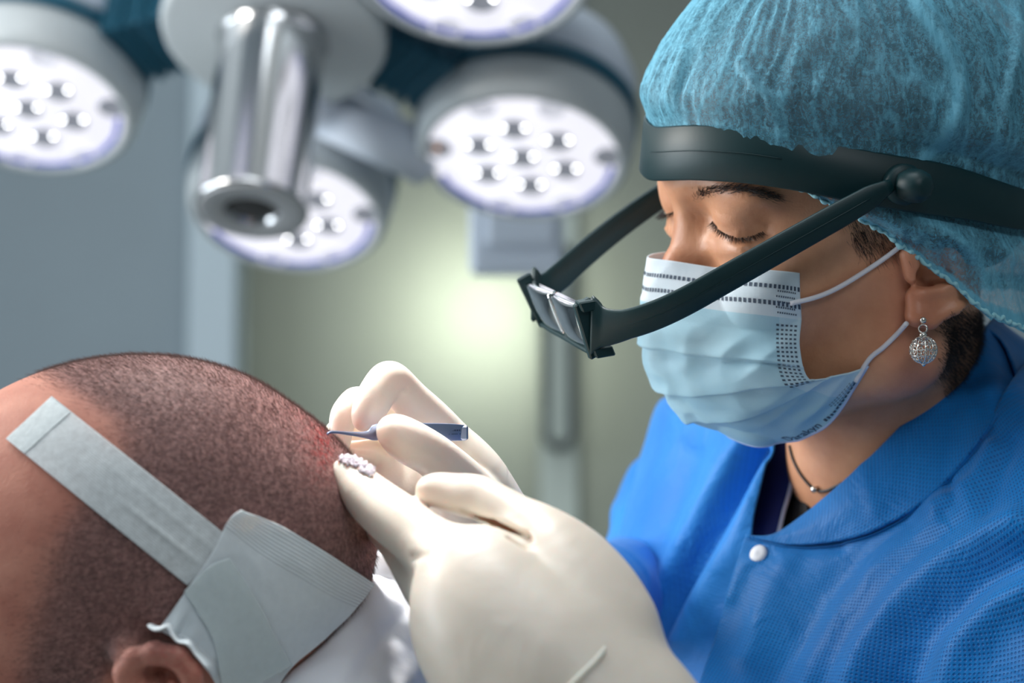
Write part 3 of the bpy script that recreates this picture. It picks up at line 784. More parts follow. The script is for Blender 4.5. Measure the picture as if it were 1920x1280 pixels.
arm = [toH(HP(*q)) for q in [(1672, 346, 9.7), (1600, 388, 9.6), (1520, 433, 9.4), (1440, 478, 9.1), (1360, 523, 8.6), (1290, 562, 8.0), (1235, 588, 7.3), (1185, 605, 6.5), (1142, 612, 5.6), (1110, 609, 4.9)]]
for s in (1, -1):
    p = crom(np.array([H(q[0], s*q[1], q[2]) for q in arm]), 60); T = nrm(np.gradient(p, axis=0)); w_ = nrm(np.cross(T, np.broadcast_to(HL*s, T.shape)))*s
    V, F = ribbon(p, w_, np.interp(np.arange(60)/59, [0, 0.06, 0.15, 0.8, 0.93, 1], [0.6, 1.15, 1.3, 1.5, 2.0, 2.9]), 0.30, round_=0.35)
    ar = mesh('temple_arm', V, F, M_vis, mag)
    V, F = ribbon(p[4:-8]+HL*s*0.17, w_[4:-8], 0.07, 0.05); mesh('mould_line', V, F, M_vis, ar)
fTL = HP(983, 522, -4.9); fBL = HP(1022, 604, -4.9); fTR = HP(1092, 572, 4.6); fBR = HP(1118, 658, 4.6)
def bar(a, b, w, h, up, name, m, par, bev=0.06):
    a = np.array(a); b = np.array(b); x = nrm(b-a); y = nrm(np.cross(up, x)); z = np.cross(x, y)
    V, F = box((a+b)/2, (np.linalg.norm(b-a)+w, w, h), [x, y, z], bev); return mesh(name, V, F, m, par, smooth=False)
fn_ = nrm(np.cross(fTR-fTL, fBL-fTL)); 
bars = []
for a_, b_, w, h in ((fTL, fBL, 0.28, 0.8), (fBL, fBR, 0.26, 0.7), (fTR, fBR, 0.45, 0.9)):
    x = nrm(b_-a_); y = nrm(np.cross(fn_, x)); bars.append(box((a_+b_)/2, (np.linalg.norm(b_-a_)+w, w, h), [x, y, fn_], 0.07))
x = nrm(fTR-fBR)
for q in (fTR, fBR):
    bars.append(box(q+HL*0.15-HF*0.25, (0.55, 0.8, 1.0), [nrm(HU+0.3*HF), HL, HF], 0.07))
V, F = join(bars); fr = mesh('lens_frame', V, F, M_vis, mag, smooth=False)
t = NT('lens_acrylic'); t.P('Base Color', (0.93, 0.95, 0.98)); t.P('Roughness', 0.02); t.P('Transmission Weight', 1.0); t.P('IOR', 1.46); M_ac = t.m
for k in range(2):
    u0, u1 = (0.06, 0.485) if k == 0 else (0.515, 0.93)
    def fq(u, v): return (fTL*(1-u)+fTR*u)*(1-v)+(fBL*(1-u)+fBR*u)*v
    G = np.zeros((16, 12, 3))
    for i in range(16):
        for j in range(12):
            a_, b_ = i/15, j/11; bul = 0.34*(1-(2*a_-1)**2)*(1-(2*b_-1)**2)**0.5
            G[i, j] = fq(u0+(u1-u0)*a_, 0.05+0.88*b_)+fn_*(0.22+bul)*(1 if np.dot(fn_, HF) > 0 else -1)
    G2 = G.copy()
    for i in range(16):
        for j in range(12):
            a_, b_ = i/15, j/11; G2[i, j] = fq(u0+(u1-u0)*a_, 0.05+0.88*b_)-fn_*0.22*(1 if np.dot(fn_, HF) > 0 else -1)
    V = np.vstack([G.reshape(-1, 3), G2.reshape(-1, 3)]); F = []
    for i in range(15):
        for j in range(11):
            a_ = i*12+j; F.append([a_, a_+12, a_+13, a_+1]); F.append([a_+192, a_+193, a_+205, a_+204])
    ring = [i*12 for i in range(16)]+[180+j for j in range(1, 12)]+[i*12+11 for i in range(14, -1, -1)]+[j for j in range(10, 0, -1)]
    for q in range(len(ring)):
        a_, b_ = ring[q], ring[(q+1) % len(ring)]; F.append([b_, a_, a_+192, b_+192])
    le = mesh('lens', V, F, M_ac, mag)
    le.data.update()
# ---- face mask
rows = [[(1216, 483, 0), (1262, 489, 1.4), (1345, 502, 3.0), (1440, 517, 4.7), (1505, 521, 5.6)],
        [(1208, 555, 0), (1250, 560, 1.6), (1340, 572, 3.5), (1430, 585, 5.2), (1503, 592, 6.2)],
        [(1209, 625, 0), (1255, 633, 1.8), (1345, 645, 3.9), (1430, 650, 5.6), (1500, 652, 6.4)],
        [(1222, 690, 0), (1268, 700, 1.8), (1350, 705, 4.0), (1435, 703, 5.8), (1516, 708, 6.5)],
        [(1252, 745, 0), (1300, 757, 1.7), (1380, 758, 3.9), (1470, 742, 5.5), (1560, 706, 6.6)],
        [(1300, 788, 0), (1345, 795, 1.5), (1420, 795, 3.4), (1515, 770, 5.1), (1605, 695, 6.6)],
        [(1370, 813, 0), (1405, 822, 1.2), (1485, 822, 3.0), (1565, 785, 4.9), (1628, 686, 6.7)]]
mk = []
for r in rows:
    near = [toH(HP(*q)) for q in r]; far = [q*np.array([1, -1, 1]) for q in near[:0:-1]]
    mk.append([H(*q) for q in far+near])
MG = patch_grid(mk, 150, 161); MN = grid_normals(MG)
if np.dot(MN[75, 80], HF) < 0: MN = -MN
vv = np.linspace(0, 6, 150)[:, None]; uu = np.abs(np.linspace(-1, 1, 161))[None]; us = np.linspace(-1, 1, 161)[None]
def saw(v, v0, w): x = (v-v0)/w; return np.where((x > -1) & (x < 0), (1+x), 0)*1/(1+np.exp(-(0-x)*60))
disp = 0.34*saw(vv, 2.35+0.25*us*us, 0.9)+0.36*saw(vv, 3.75-0.5*uu, 1.0)+0.30*saw(vv, 4.95-1.0*uu, 0.9)
nz = np.array([[mn.noise(Vector((u*3.2, v*0.9, 1)))*0.22+mn.noise(Vector((u*7, v*2.0, 5)))*0.09+(0.5-abs(mn.noise(Vector((u*4+v*0.8, v*0.7-u, 9)))))*0.24 for u in us[0]] for v in vv[:, 0]])
fade = np.clip((vv-0.9)/1.0, 0, 1)
disp = disp*np.clip((1.02-uu)*6, 0.3, 1)+nz*(0.25+0.75*fade)*np.clip((1.05-uu)*4, 0.2, 1)
MG = MG+MN*disp[..., None]
for _ in range(8):
    dd = sdf(S, MG); MG = MG+MN*np.clip(0.16-dd, 0, 0.4)[..., None]
t = NT('mask_nonwoven')
sep = t.n('ShaderNodeSeparateXYZ'); t.t.links.new(t.coord('UV'), sep.inputs[0])
au = t.math('ABSOLUTE', sep.outputs[1]); v_ = sep.outputs[0]
white = t.math('LESS_THAN', v_, 1.12)
col = t.mix(white, lin((160, 204, 224)), lin((216, 228, 238)))
side = t.math('GREATER_THAN', au, 0.86); col = t.mix(t.math('MULTIPLY', side, 0.5), col, lin((205, 226, 238)))
fb = t.noise(t.coord('Object', (1, 1, 1)), 320, 4, 0.7, 0.5); fb2 = t.noise(t.coord(), 40, 3)
col = t.mix(t.ramp(fb2, [(0.35, (0, 0, 0)), (0.7, (0.35,)*3)]), col, lin((190, 222, 236)))
t.P('Base Color', col); t.P('Roughness', 0.6); t.P('Subsurface Weight', 0.15); t.b.inputs['Subsurface Radius'].default_value = (0.004, 0.005, 0.006); t.P('Subsurface Scale', 1.0)
vor = t.n('ShaderNodeTexVoronoi'); t.set(vor.inputs['Vector'], t.coord()); vor.inputs['Scale'].default_value = 900
b1 = t.bump(fb, 0.12, 0.0006); t.bump(vor.outputs[0], 0.08, 0.0004, b1); M_mask = t.m
V, F, _ = shell(MG, 0.07, flip=np.dot(grid_normals(MG)[75, 80], HF) < 0)
uvm = np.stack([np.repeat(vv, 161, 1).ravel(), np.repeat(us, 150, 0).ravel()], 1); uvm = np.vstack([uvm, uvm])
msk = mesh('face_mask', V, F, M_mask, surg, uv=uvm, label='pale blue surgical mask')
MN2 = grid_normals(MG); MN2 = MN2 if np.dot(MN2[75, 80], HF) > 0 else -MN2
def msurf(v, u, off=0.02):
    """point on the mask; v row 0..6, u -1..1"""
    i = np.clip(np.asarray(v)/6*149, 0, 148.999); j = np.clip((np.asarray(u)+1)/2*160, 0, 159.999)
    i0 = i.astype(int); j0 = j.astype(int); a = (i-i0)[..., None]; b = (j-j0)[..., None]
    f = lambda A: (A[i0, j0]*(1-b)+A[i0, j0+1]*b)*(1-a)+(A[i0+1, j0]*(1-b)+A[i0+1, j0+1]*b)*a
    return f(MG)+f(MN2)*off
qs = []
def dash(v, u, dv, du): qs.append([(v-dv, u-du), (v-dv, u+du), (v+dv, u+du), (v+dv, u-du)])
for s in (-1, 1):
    for i in range(38):
        u = s*(0.02+i*0.0262)
        dash(0.42, u, 0.05, 0.0075); dash(0.80, u, 0.05, 0.0075)
    for i in range(5):
        for j in range(17): dash(1.32+j*0.135, s*(0.968-i*0.030), 0.028, 0.0085)
    for i in range(9):
        for j in range(5): dash(0.52+j*0.12, s*(0.965-(i+0.5*(j % 2))*0.014), 0.02, 0.004)
        for j in range(4): dash(5.35+j*0.13, s*(0.93-(i+0.5*(j % 2))*0.014), 0.02, 0.004)
    for i in range(14): dash(5.80, s*(0.975-i*0.019), 0.055, 0.006)
A = np.array(qs); X = msurf(A[..., 0], A[..., 1]).reshape(-1, 3)
mesh('weld_marks', X, np.arange(len(X)).reshape(-1, 4)[:, ::-1], pm('weld_ink', (62, 78, 98), 0.6), msk, smooth=False, label='rows of dark pressed dashes')
def text_mesh(s):
    cu = bpy.data.curves.new('t', 'FONT'); cu.body = s; cu.resolution_u = 3; ob = bpy.data.objects.new('t', cu); COL.objects.link(ob)
    dg = bpy.context.evaluated_depsgraph_get(); me = bpy.data.meshes.new_from_object(ob.evaluated_get(dg))
    V = np.array([v.co[:] for v in me.vertices]); F = [list(p.vertices) for p in me.polygons]
    bpy.data.objects.remove(ob); bpy.data.curves.remove(cu); bpy.data.meshes.remove(me); return V, F
TV, TF = text_mesh('Darakyn')
x = TV[:, 0]/TV[:, 0].max(); y = TV[:, 1]
X = msurf(5.90-y*0.34, 0.50+x*0.19, 0.025); mesh('mask_lettering', X, TF, pm('mask_ink', (50, 58, 92), 0.6), msk, smooth=False, label='small dark printed lettering')
# bound lower edge and ear loops
V, F = tube(msurf(np.full(80, 5.98), np.linspace(-1, 1, 80), 0.0), 0.07, 8); mesh('edge_binding', V, F, pm('mask_edge', (170, 190, 225), 0.6), msk)
M_loop = pm('ear_loop_white', (228, 228, 235), 0.6, bump=0.3, bscale=900)
def loop(pts):
    a = np.array(pts, float); q, ok = raycast(S, a[:, 0], a[:, 1], 100, 135, off=0.22); return q
l1 = crom(np.vstack([msurf(0.75, 0.93, 0.08)[None], loop([(1530, 557), (1570, 540), (1620, 510), (1660, 483), (1694, 457)])]), 40)
V, F = tube(l1, 0.125, 10); mesh('ear_loop', V, F, M_loop, msk)
l2 = crom(np.vstack([msurf(5.6, 0.94, 0.08)[None], loop([(1630, 673), (1655, 652), (1680, 628), (1700, 606)])]), 40)
V, F = tube(l2, 0.125, 10); mesh('ear_loop', V, F, M_loop, msk)
# ---- earring
M_sil = pm('silver', (225, 222, 215), 0.18, metal=1.0)
er = raycast(S, [1730], [600], 100, 135, off=0.15)[0][0]; E0 = er+np.array([0, -0.1, 0])
V, F = lathe([(0.17*math.sin(a), 0.17*math.cos(a)) for a in np.linspace(math.pi-0.05, 0.05, 12)], E0, (0, 0, 1), 16); ear = mesh('earring', V, F, M_sil, surg, label='silver filigree ball earring')
def ringw(c, n, r, w, k=24):
    u_, v_, _ = frame(n); a = np.linspace(0, 2*math.pi, k); return tube(c+r*(np.cos(a)[:, None]*u_+np.sin(a)[:, None]*v_), w, 6, cap=False)
V, F = join([ringw(E0+[0, 0, -0.42], (0.3, 1, 0), 0.20, 0.045), lathe([(0.17, -0.1), (0.2, 0), (0.17, 0.1)], E0+[0, 0, -0.72], (0, 0, 1), 14)]); mesh('hook', V, F, M_sil, ear)
BC = E0+np.array([0.02, 0, -1.45]); BR = 0.66; parts = []
for k in range(5): parts.append(ringw(BC, (math.cos(k*math.pi/5), math.sin(k*math.pi/5), 0.0), BR, 0.038, 30))
for z in (-0.45, 0, 0.45): parts.append(ringw(BC+[0, 0, z*BR], (0, 0, 1), BR*math.sqrt(1-z*z), 0.03, 30))
for i in range(60):
    z = 1-2*(i+0.5)/60; a = i*2.39996; d = np.array([math.sqrt(1-z*z)*math.cos(a), math.sqrt(1-z*z)*math.sin(a), z]); parts.append(ringw(BC+d*BR, d, 0.10, 0.022, 10))
parts.append(lathe([(0.12, -0.1), (0.16, 0), (0.05, 0.14)], BC-[0, 0, BR], (0, 0, -1), 12))
V, F = join(parts); mesh('filigree_ball', V, F, M_sil, ear)
# ---- necklace
npx = np.array([(1480, 835), (1486, 858), (1497, 882), (1512, 903), (1528, 917), (1548, 920), (1580, 905)], float)
q, ok = raycast(S, npx[:, 0], npx[:, 1], 100, 140, off=0.06); V, F = tube(crom(q[ok], 40), 0.085, 8)
nk = mesh('necklace', V, F, pm('black_cord', (22, 20, 22), 0.5), surg, label='thin black cord necklace with a silver bead')
nb = raycast(S, [1527], [917], 100, 140, off=0.15)[0][0]
V, F = lathe([(0.2*math.sin(a), 0.2*math.cos(a)) for a in np.linspace(math.pi-0.05, 0.05, 12)], nb, (0, 1, 0), 18); mesh('bead', V, F, M_sil, nk)
# ================================================================== gown and scrub top
def gown_mat(name, c1, c2, dots=1.0):
    t = NT(name); uvv = t.coord('UV', 1.0)
    rot = t.n('ShaderNodeVectorRotate'); t.t.links.new(uvv, rot.inputs['Vector']); rot.inputs['Angle'].default_value = 0.25
    mp = t.n('ShaderNodeMapping'); t.t.links.new(rot.outputs[0], mp.inputs[0]); mp.inputs['Scale'].default_value = (4.6, 4.6, 1)
    fr = t.n('ShaderNodeVectorMath', operation='FRACTION'); t.t.links.new(mp.outputs[0], fr.inputs[0])
    ds = t.n('ShaderNodeVectorMath', operation='DISTANCE'); t.t.links.new(fr.outputs[0], ds.inputs[0]); ds.inputs[1].default_value = (0.5, 0.5, 0)
    dot = t.ramp(ds.outputs['Value'], [(0.18, (1, 1, 1)), (0.34, (0, 0, 0))])
    n = t.noise(t.coord(), 14, 4)
    base = t.ramp(n, [(0.3, lin(c1)), (0.7, lin(c2))])
    t.P('Base Color', t.mix(t.math('MULTIPLY', dot, 0.55*dots), base, lin((8, 60, 130))))
    t.P('Roughness', 0.5); t.P('Specular IOR Level', 0.22); t.P('Sheen Weight', 0.1)
    nz = t.noise(t.coord(), 700, 3); cr = t.noise(t.coord('Object', (1, 1, 1)), 26, 4, 0.55, 1.5)
    b1 = t.bump(cr, 0.3, 0.008); b2 = t.bump(nz, 0.15, 0.0005, b1)
    t.bump(t.math('SUBTRACT', 1.0, dot), 0.5*dots, 0.0008, b2); return t.m
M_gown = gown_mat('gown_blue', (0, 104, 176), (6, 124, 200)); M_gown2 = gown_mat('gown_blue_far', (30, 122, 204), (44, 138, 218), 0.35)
def seg_d(px_, py_, pts):
    """distance to a polyline and signed side"""
    R_ = crom(np.array(pts, float), 50); dd = (px_[..., None]-R_[:, 0])**2+(py_[..., None]-R_[:, 1])**2; k = dd.argmin(-1)
    T = np.gradient(R_, axis=0); T /= np.linalg.norm(T, axis=1, keepdims=True)
    sx = px_-R_[k, 0]; sy = py_-R_[k, 1]; sg = sx*T[k, 1]-sy*T[k, 0]; return np.sqrt(dd.min(-1)), sg
def cloth(name, ctrl, nu, nv, mat, parent, folds=(), thick=0.12, noise_=0.12, nsc=0.22, uvs=1.0, label=None):
    A = np.array([[C(*q) for q in r] for r in ctrl]); G = patch_grid(A, nu, nv); N = grid_normals(G)
    s = -1 if N[nu//2, nv//2, 1] > 0 else 1; N = N*s
    px_, py_ = proj(G); w = np.zeros(px_.shape)
    for pts, amp, wid in folds:
        d, sg = seg_d(px_, py_, pts); w += amp*np.exp(-d*d/(2*wid*wid))
    L = G.reshape(-1, 3)
    nz = np.array([(0.5-abs(mn.noise(Vector((p[0]*nsc, p[1]*nsc, p[2]*nsc*0.6)))))*1.4+0.4*mn.noise(Vector((p[0]*nsc*3, p[1]*nsc*3, p[2]*nsc*3))) for p in L]).reshape(w.shape)
    G = G+N*(w+nz*noise_)[..., None]
    V, F, uv = shell(G, thick, flip=s < 0)
    return mesh(name, V, F, mat, parent, uv=uv*uvs, label=label), G, N
gn = None
near = [
 [(1398, 1002, 128.8), (1480, 1019, 127), (1570, 1013, 125), (1650, 986, 123.5), (1740, 926, 122.5), (1830, 831, 122.5), (1892, 720, 124.5), (1940, 660, 131)],
 [(1375, 1080, 128), (1465, 1090, 126), (1570, 1085, 123.8), (1680, 1060, 121.5), (1790, 1000, 119.5), (1890, 900, 118.5), (1965, 800, 121), (2030, 730, 128)],
 [(1345, 1180, 127.5), (1440, 1190, 125), (1560, 1190, 122.5), (1690, 1160, 119.5), (1820, 1100, 116.5), (1940, 1000, 115), (2050, 880, 117.5), (2130, 800, 125)],
 [(1318, 1260, 127), (1420, 1285, 124.5), (1550, 1290, 121.5), (1690, 1270, 118), (1840, 1220, 114.5), (1980, 1130, 112.5), (2110, 1010, 115), (2220, 930, 124)],
 [(1290, 1350, 127), (1400, 1400, 124), (1540, 1420, 121), (1700, 1420, 117), (1860, 1380, 113), (2020, 1300, 110), (2180, 1200, 112), (2320, 1100, 124)],
 [(1250, 1500, 127), (1380, 1600, 124), (1540, 1650, 121), (1700, 1660, 116), (1880, 1640, 112), (2060, 1560, 109), (2250, 1450, 111), (2420, 1350, 124)]]
folds = [([(1905, 985), (1800, 1040), (1700, 1120), (1620, 1230), (1590, 1300)], 0.75, 22), ([(1920, 1040), (1830, 1090), (1740, 1180), (1690, 1290)], -0.85, 26),
         ([(1930, 1110), (1860, 1150), (1800, 1220), (1780, 1300)], 0.75, 26), ([(1700, 990), (1600, 1060), (1500, 1200), (1440, 1300)], -0.40, 26),
         ([(1820, 950), (1740, 990), (1640, 1070), (1560, 1180), (1510, 1290)], 0.45, 24), ([(1480, 1040), (1440, 1120), (1400, 1230)], 0.25, 18),
         ([(1860, 840), (1830, 900), (1760, 950)], 0.30, 12), ([(1900, 830), (1860, 930), (1850, 960)], -0.25, 12), ([(1780, 905), (1800, 940), (1780, 970)], -0.2, 8),
         ([(1420, 1050), (1395, 1065), (1370, 1120)], 0.12, 8), ([(1570, 1022), (1480, 1028)], -0.2, 10)]
gn, GG, GN = cloth('gown', near, 150, 190, M_gown, surg, folds, label='blue dimpled disposable gown')
far_ = [
 [(1285, 790, 158), (1285, 765, 154), (1325, 748, 150), (1385, 742, 147), (1440, 780, 143), (1480, 815, 139)],
 [(1262, 770, 156), (1240, 752, 147), (1290, 742, 141.5), (1350, 755, 137.5), (1410, 790, 134.5), (1455, 818, 132.5)],
 [(1250, 850, 157), (1205, 850, 147), (1265, 850, 140), (1330, 850, 136), (1390, 865, 133.5), (1445, 880, 132)],
 [(1230, 980, 157), (1170, 980, 147), (1235, 980, 139), (1305, 980, 134.8), (1365, 980, 132.4), (1416, 1000, 130.6)],
 [(1230, 1090, 156), (1152, 1080, 146), (1220, 1100, 138), (1290, 1100, 134), (1355, 1090, 131.5), (1400, 1100, 130)],
 [(1230, 1220, 154), (1150, 1200, 144), (1210, 1220, 137), (1270, 1220, 133.5), (1335, 1210, 131), (1392, 1220, 129.5)],
 [(1240, 1380, 153), (1160, 1350, 143), (1210, 1380, 136.5), (1270, 1380, 133), (1335, 1370, 130.5), (1385, 1380, 129.3)],
 [(1250, 1600, 153), (1170, 1600, 143), (1210, 1600, 136.5), (1270, 1600, 133), (1335, 1600, 130.5), (1385, 1600, 129.3)]]
ff = [([(1425, 850), (1380, 920), (1310, 1040), (1240, 1180), (1200, 1290)], -1.3, 13), ([(1395, 830), (1345, 915), (1275, 1040), (1215, 1170)], 0.7, 24),
      ([(1440, 870), (1395, 990), (1330, 1100), (1280, 1200)], 0.6, 18), ([(1270, 790), (1240, 900), (1205, 1010)], 0.4, 20), ([(1300, 860), (1265, 960), (1225, 1080)], -0.4, 18)]
cloth('gown_front', far_, 150, 120, M_gown2, gn, ff, noise_=0.10, label='far front panel of the gown')
# collar band
up_ = [(1458, 999, 128.9), (1530, 946, 127), (1620, 866, 125.4), (1700, 786, 125), (1780, 704, 125.8), (1846, 618, 128.5), (1872, 590, 134)]
lo_ = [(1398, 1002, 128.5), (1478, 1020, 126.7), (1575, 1013, 124.6), (1660, 984, 123.1), (1760, 915, 122.0), (1865, 780, 122.8), (1925, 668, 130)]
mid = [tuple((np.array(a)*0.5+np.array(b)*0.5)+[4, 4, -0.45]) for a, b in zip(up_, lo_)]
top = [(a[0]+3, a[1]+6, a[2]+0.7) for a in up_]
cl_, CG, CN = cloth('collar', [lo_, mid, up_], 24, 150, M_gown, gn, [([(1620, 880), (1640, 960)], 0.1, 12), ([(1815, 720), (1850, 780)], -0.15, 10)], noise_=0.05, thick=0.22, label='dimpled stand collar')
# back of collar and shoulder behind the neck
bk_ = [[(1846, 612, 129), (1866, 596, 134), (1866, 640, 141)], [(1878, 640, 128.4), (1905, 625, 134), (1900, 680, 142)], [(1905, 700, 126.5), (1960, 670, 134), (1965, 740, 143)], [(1935, 800, 123.5), (2050, 780, 134), (2045, 850, 144)]]
cloth('gown_back', bk_, 50, 50, M_gown, gn, noise_=0.08)
# stitched seam
V, F = tube(GG[2, 2:150]-np.array([0, 0.12, 0]), 0.035, 6); mesh('seam', V, F, M_gown, gn)
# near sleeve running down out of sight, far sleeve
SL = [rc(C(2000, 1190, 121.5), 5.0, C(2005, 1400, 116.5), 5.0, 2), rc(C(2005, 1400, 116.5), 5.0, C(1950, 2000, 108), 5.6, 2), rc(C(1950, 2000, 108), 5.4, C(1330, 1560, 101), 4.3, 2)]
V, F = isomesh(SL, axis(6, 38, 6, 38, 0.6, 0.6), axis(90, 130, 90, 130, 0.6, 0.6), axis(-45, -4, -45, -4, 0.6, 0.6)); mesh('sleeve', V, F, M_gown, gn)
SL = [rc(C(1290, 960, 153), 4.6, C(1212, 1105, 147), 3.3, 2), rc(C(1212, 1105, 147), 3.3, C(1075, 1125, 128), 2.9, 1)]
SL += [fnp(SL[0][1]-20, SL[0][1]+20, lambda X: 0.16*np.sin(X[..., 2]*1.9+X[..., 0]*0.9)*np.cos(X[..., 1]*0.5))]
V, F = isomesh(SL, axis(0, 24, 0, 24, 0.35, 0.5), axis(120, 162, 120, 162, 0.35, 0.5), axis(-32, -2, -32, -2, 0.35, 0.5)); mesh('sleeve', V, F, M_gown2, gn)
# snap
sn, sN = None, None
dd = (proj(GG)[0]-1423)**2+(proj(GG)[1]-1038)**2; k = np.unravel_index(dd.argmin(), dd.shape)
V, F = lathe([(0.0, 0.18), (0.3, 0.17), (0.44, 0.13), (0.50, 0.05), (0.50, -0.06)][::-1], GG[k], GN[k], 32); mesh('snap_button', V, F, pm('snap_white', (232, 234, 240), 0.35), gn, label='round white snap')
# scrub top in the V of the neck
M_navy = pm('scrub_navy', (12, 34, 110), 0.7, bump=0.2, bscale=600); M_blk = pm('undershirt_black', (14, 14, 18), 0.8)
sc_ = [[(1415, 800, 137), (1455, 812, 135.4), (1492, 800, 135.2)], [(1408, 880, 135.5), (1445, 890, 133.6), (1486, 895, 132.6)], [(1395, 960, 133.6), (1430, 965, 132.0), (1468, 965, 131.4)], [(1388, 1030, 132.2), (1420, 1040, 131.0), (1450, 1040, 130.6)]]
so, SG, SN = cloth('scrub_top', sc_, 50, 30, M_navy, surg, noise_=0.05, label='navy scrub top')
V, F = tube(SG[:, -1]-np.array([0, 0.1, 0]), 0.13, 8); mesh('piping', V, F, pm('piping_white', (190, 200, 228), 0.6), so, label='pale piping')
us_ = [[(1484, 905, 133.4), (1500, 925, 131.6), (1512, 950, 130.2)], [(1462, 965, 132.6), (1490, 975, 131.2), (1520, 985, 130.0)], [(1445, 1040, 131.4), (1480, 1045, 130.6), (1530, 1050, 129.6)]]
cloth('undershirt', us_, 30, 30, M_blk, surg, noise_=0.03, label='black undershirt')
# ================================================================== gloved hands
t = NT('latex_glove')
t.P('Base Color', t.ramp(t.noise(t.coord(), 22, 4), [(0.3, lin((220, 208, 193))), (0.75, lin((231, 221, 209)))]))
t.P('Roughness', 0.40); t.P('Subsurface Weight', 0.45); t.b.inputs['Subsurface Radius'].default_value = (0.012, 0.006, 0.0045); t.P('Subsurface Scale', 1.0)
b1 = t.bump(t.noise(t.coord(), 900, 3), 0.10, 0.0004); t.bump(t.noise(t.coord('Object', (1, 1, 1)), 38, 4, 0.5, 1.2), 0.22, 0.0025, b1)
M_glove = t.m
def chain(pts, k=0.35, kk=None):
    """pts: (px, py, depth, radius in px at that depth)"""
    out = []
    if len(pts) > 2: pts = crom(np.array(pts, float), (len(pts)-1)*3+1)
    for a, b in zip(pts[:-1], pts[1:]):
        out.append(rc(C(a[0], a[1], a[2]), rp(a[3], a[2]), C(b[0], b[1], b[2]), rp(b[3], b[2]), k))
    return out
def cel(px, py, d, r, k=0.5, op='u', R=None): return el(C(px, py, d), [rp(q, d) for q in r], R, k, op)
# near hand (her left), fingertips resting on the scalp
L_ = []
L_ += chain([(882, 1075, 101, 82), (960, 1180, 100, 120), (1090, 1300, 99, 150), (1230, 1480, 98, 128)], 1.6)        # back of the hand into the wrist
L_ += chain([(880, 1130, 100.5, 74), (960, 1230, 100, 105), (1100, 1360, 99, 130)], 2.0)
L_ += chain([(888, 1195, 101, 68), (980, 1280, 100.5, 100)], 2.0)
L_ += chain([(1180, 1420, 98, 150), (1330, 1640, 98, 160)], 2)
L_ += [cel(960, 1120, 102, (110, 90, 110), 1.4)]
# index
L_ += chain([(643, 881, 107.3, 17), (662, 898, 107.0, 26), (688, 928, 106.2, 37), (724, 960, 105.2, 43), (762, 989, 104.2, 46), (810, 1027, 103, 51), (880, 1078, 101.2, 80)], 0.5)
# thumb
TH = chain([(800, 917, 104.8, 17), (822, 918, 104.6, 25), (858, 926, 104.2, 31), (900, 932, 103.6, 37)], 0.4) + chain([(900, 932, 103.6, 37), (950, 962, 102.8, 42), (1000, 1002, 102, 50)], 0.22) + chain([(1000, 1002, 102, 50), (1060, 1085, 101, 92), (1110, 1200, 100, 130)], 0.8)
L_ += TH
for dz in np.arange(98.8, 103.2, 0.22): L_ += [rc(C(845, 950, dz), 0.08, C(925, 979, dz), 0.12, 0.10, 's'), rc(C(925, 979, dz), 0.12, C(996, 1010, dz-0.4), 0.04, 0.15, 's')]
# middle finger just behind the index, ring and little curled under
L_ += chain([(655, 922, 109.5, 14), (694, 966, 108.6, 24), (742, 1016, 107, 29), (800, 1080, 104.5, 50), (850, 1125, 102, 70)], 0.5)
L_ += chain([(838, 1150, 104, 50), (826, 1130, 107, 38), (866, 1120, 109.5, 34)], 0.6)
L_ += chain([(868, 1215, 103, 52), (860, 1180, 106.5, 40), (880, 1160, 109, 32)], 0.6)
# creases where the thumb web stretches, cuff roll
L_ += [rc(C(985, 1004, 100.2), 0.07, C(940, 985, 101.3), 0.06, 0.4, 's'), rc(C(770, 1045, 101.8), 0.07, C(800, 1040, 100.0), 0.03, 0.35, 's')]
L_ += [rc(C(878, 1010, 100.8), 0.10, C(980, 1030, 99.9), 0.14, 0.8, 's')]
def wr(X):
    a = np.sin(X[..., 0]*2.1+X[..., 2]*1.3+1.2*np.sin(X[..., 2]*1.1))*np.sin(X[..., 0]*0.7-X[..., 2]*1.6+X[..., 1])
    return (0.012*a).astype(X.dtype)
L_ += [fnp((-30, 90, -40), (20, 115, 0), wr)]
V, F = isomesh(L_, axis(-8, 12, -8, 12, 0.11, 0.6), axis(88, 112, 88, 112, 0.13, 0.6), axis(-24, -4.6, -16, -4.6, 0.11, 0.3))
gl = mesh('glove', V, F, M_glove, surg, label='off-white latex glove on the nearer hand')
cf = np.array([(1060, 1296), (1080, 1276), (1100, 1256), (1118, 1238), (1130, 1222), (1133, 1210)], float)
q, ok = raycast(L_, cf[:, 0], cf[:, 1], 70, 130, off=0.02); V, F = tube(crom(q, 40), np.interp(np.arange(40)/39, [0, 0.2, 0.8, 1], [0.12, 0.15, 0.13, 0.03]), 10); mesh('rolled_cuff', V, F, M_glove, gl)
# far hand (her right) with the forceps
R_ = []
IDX = chain([(681, 790, 113.2, 17), (690, 772, 113.4, 26), (703, 745, 113.7, 31), (722, 716, 114.2, 31), (738, 716, 114.6, 32), (772, 752, 115.3, 34), (806, 786, 116, 37), (838, 824, 116.6, 40), (858, 868, 117, 44)], 0.28)
R_ += IDX
R_ += chain([(858, 868, 117, 44), (880, 920, 117.5, 60), (900, 1000, 118.5, 88), (985, 1085, 122, 88), (1072, 1112, 127.5, 80)], 1.2)
R_ += chain([(800, 880, 118.5, 46), (850, 980, 118.5, 80)], 1.2)
MID = chain([(638, 842, 116.0, 15), (642, 790, 116.2, 22), (655, 765, 116.6, 24), (678, 752, 117.4, 25), (740, 790, 119, 30), (800, 850, 119, 42)], 0.25)
RIN = chain([(630, 872, 117.6, 18), (628, 828, 118.0, 18), (634, 808, 118.6, 20), (660, 800, 119.6, 22), (730, 840, 120.5, 30), (790, 890, 120, 44)], 0.25)
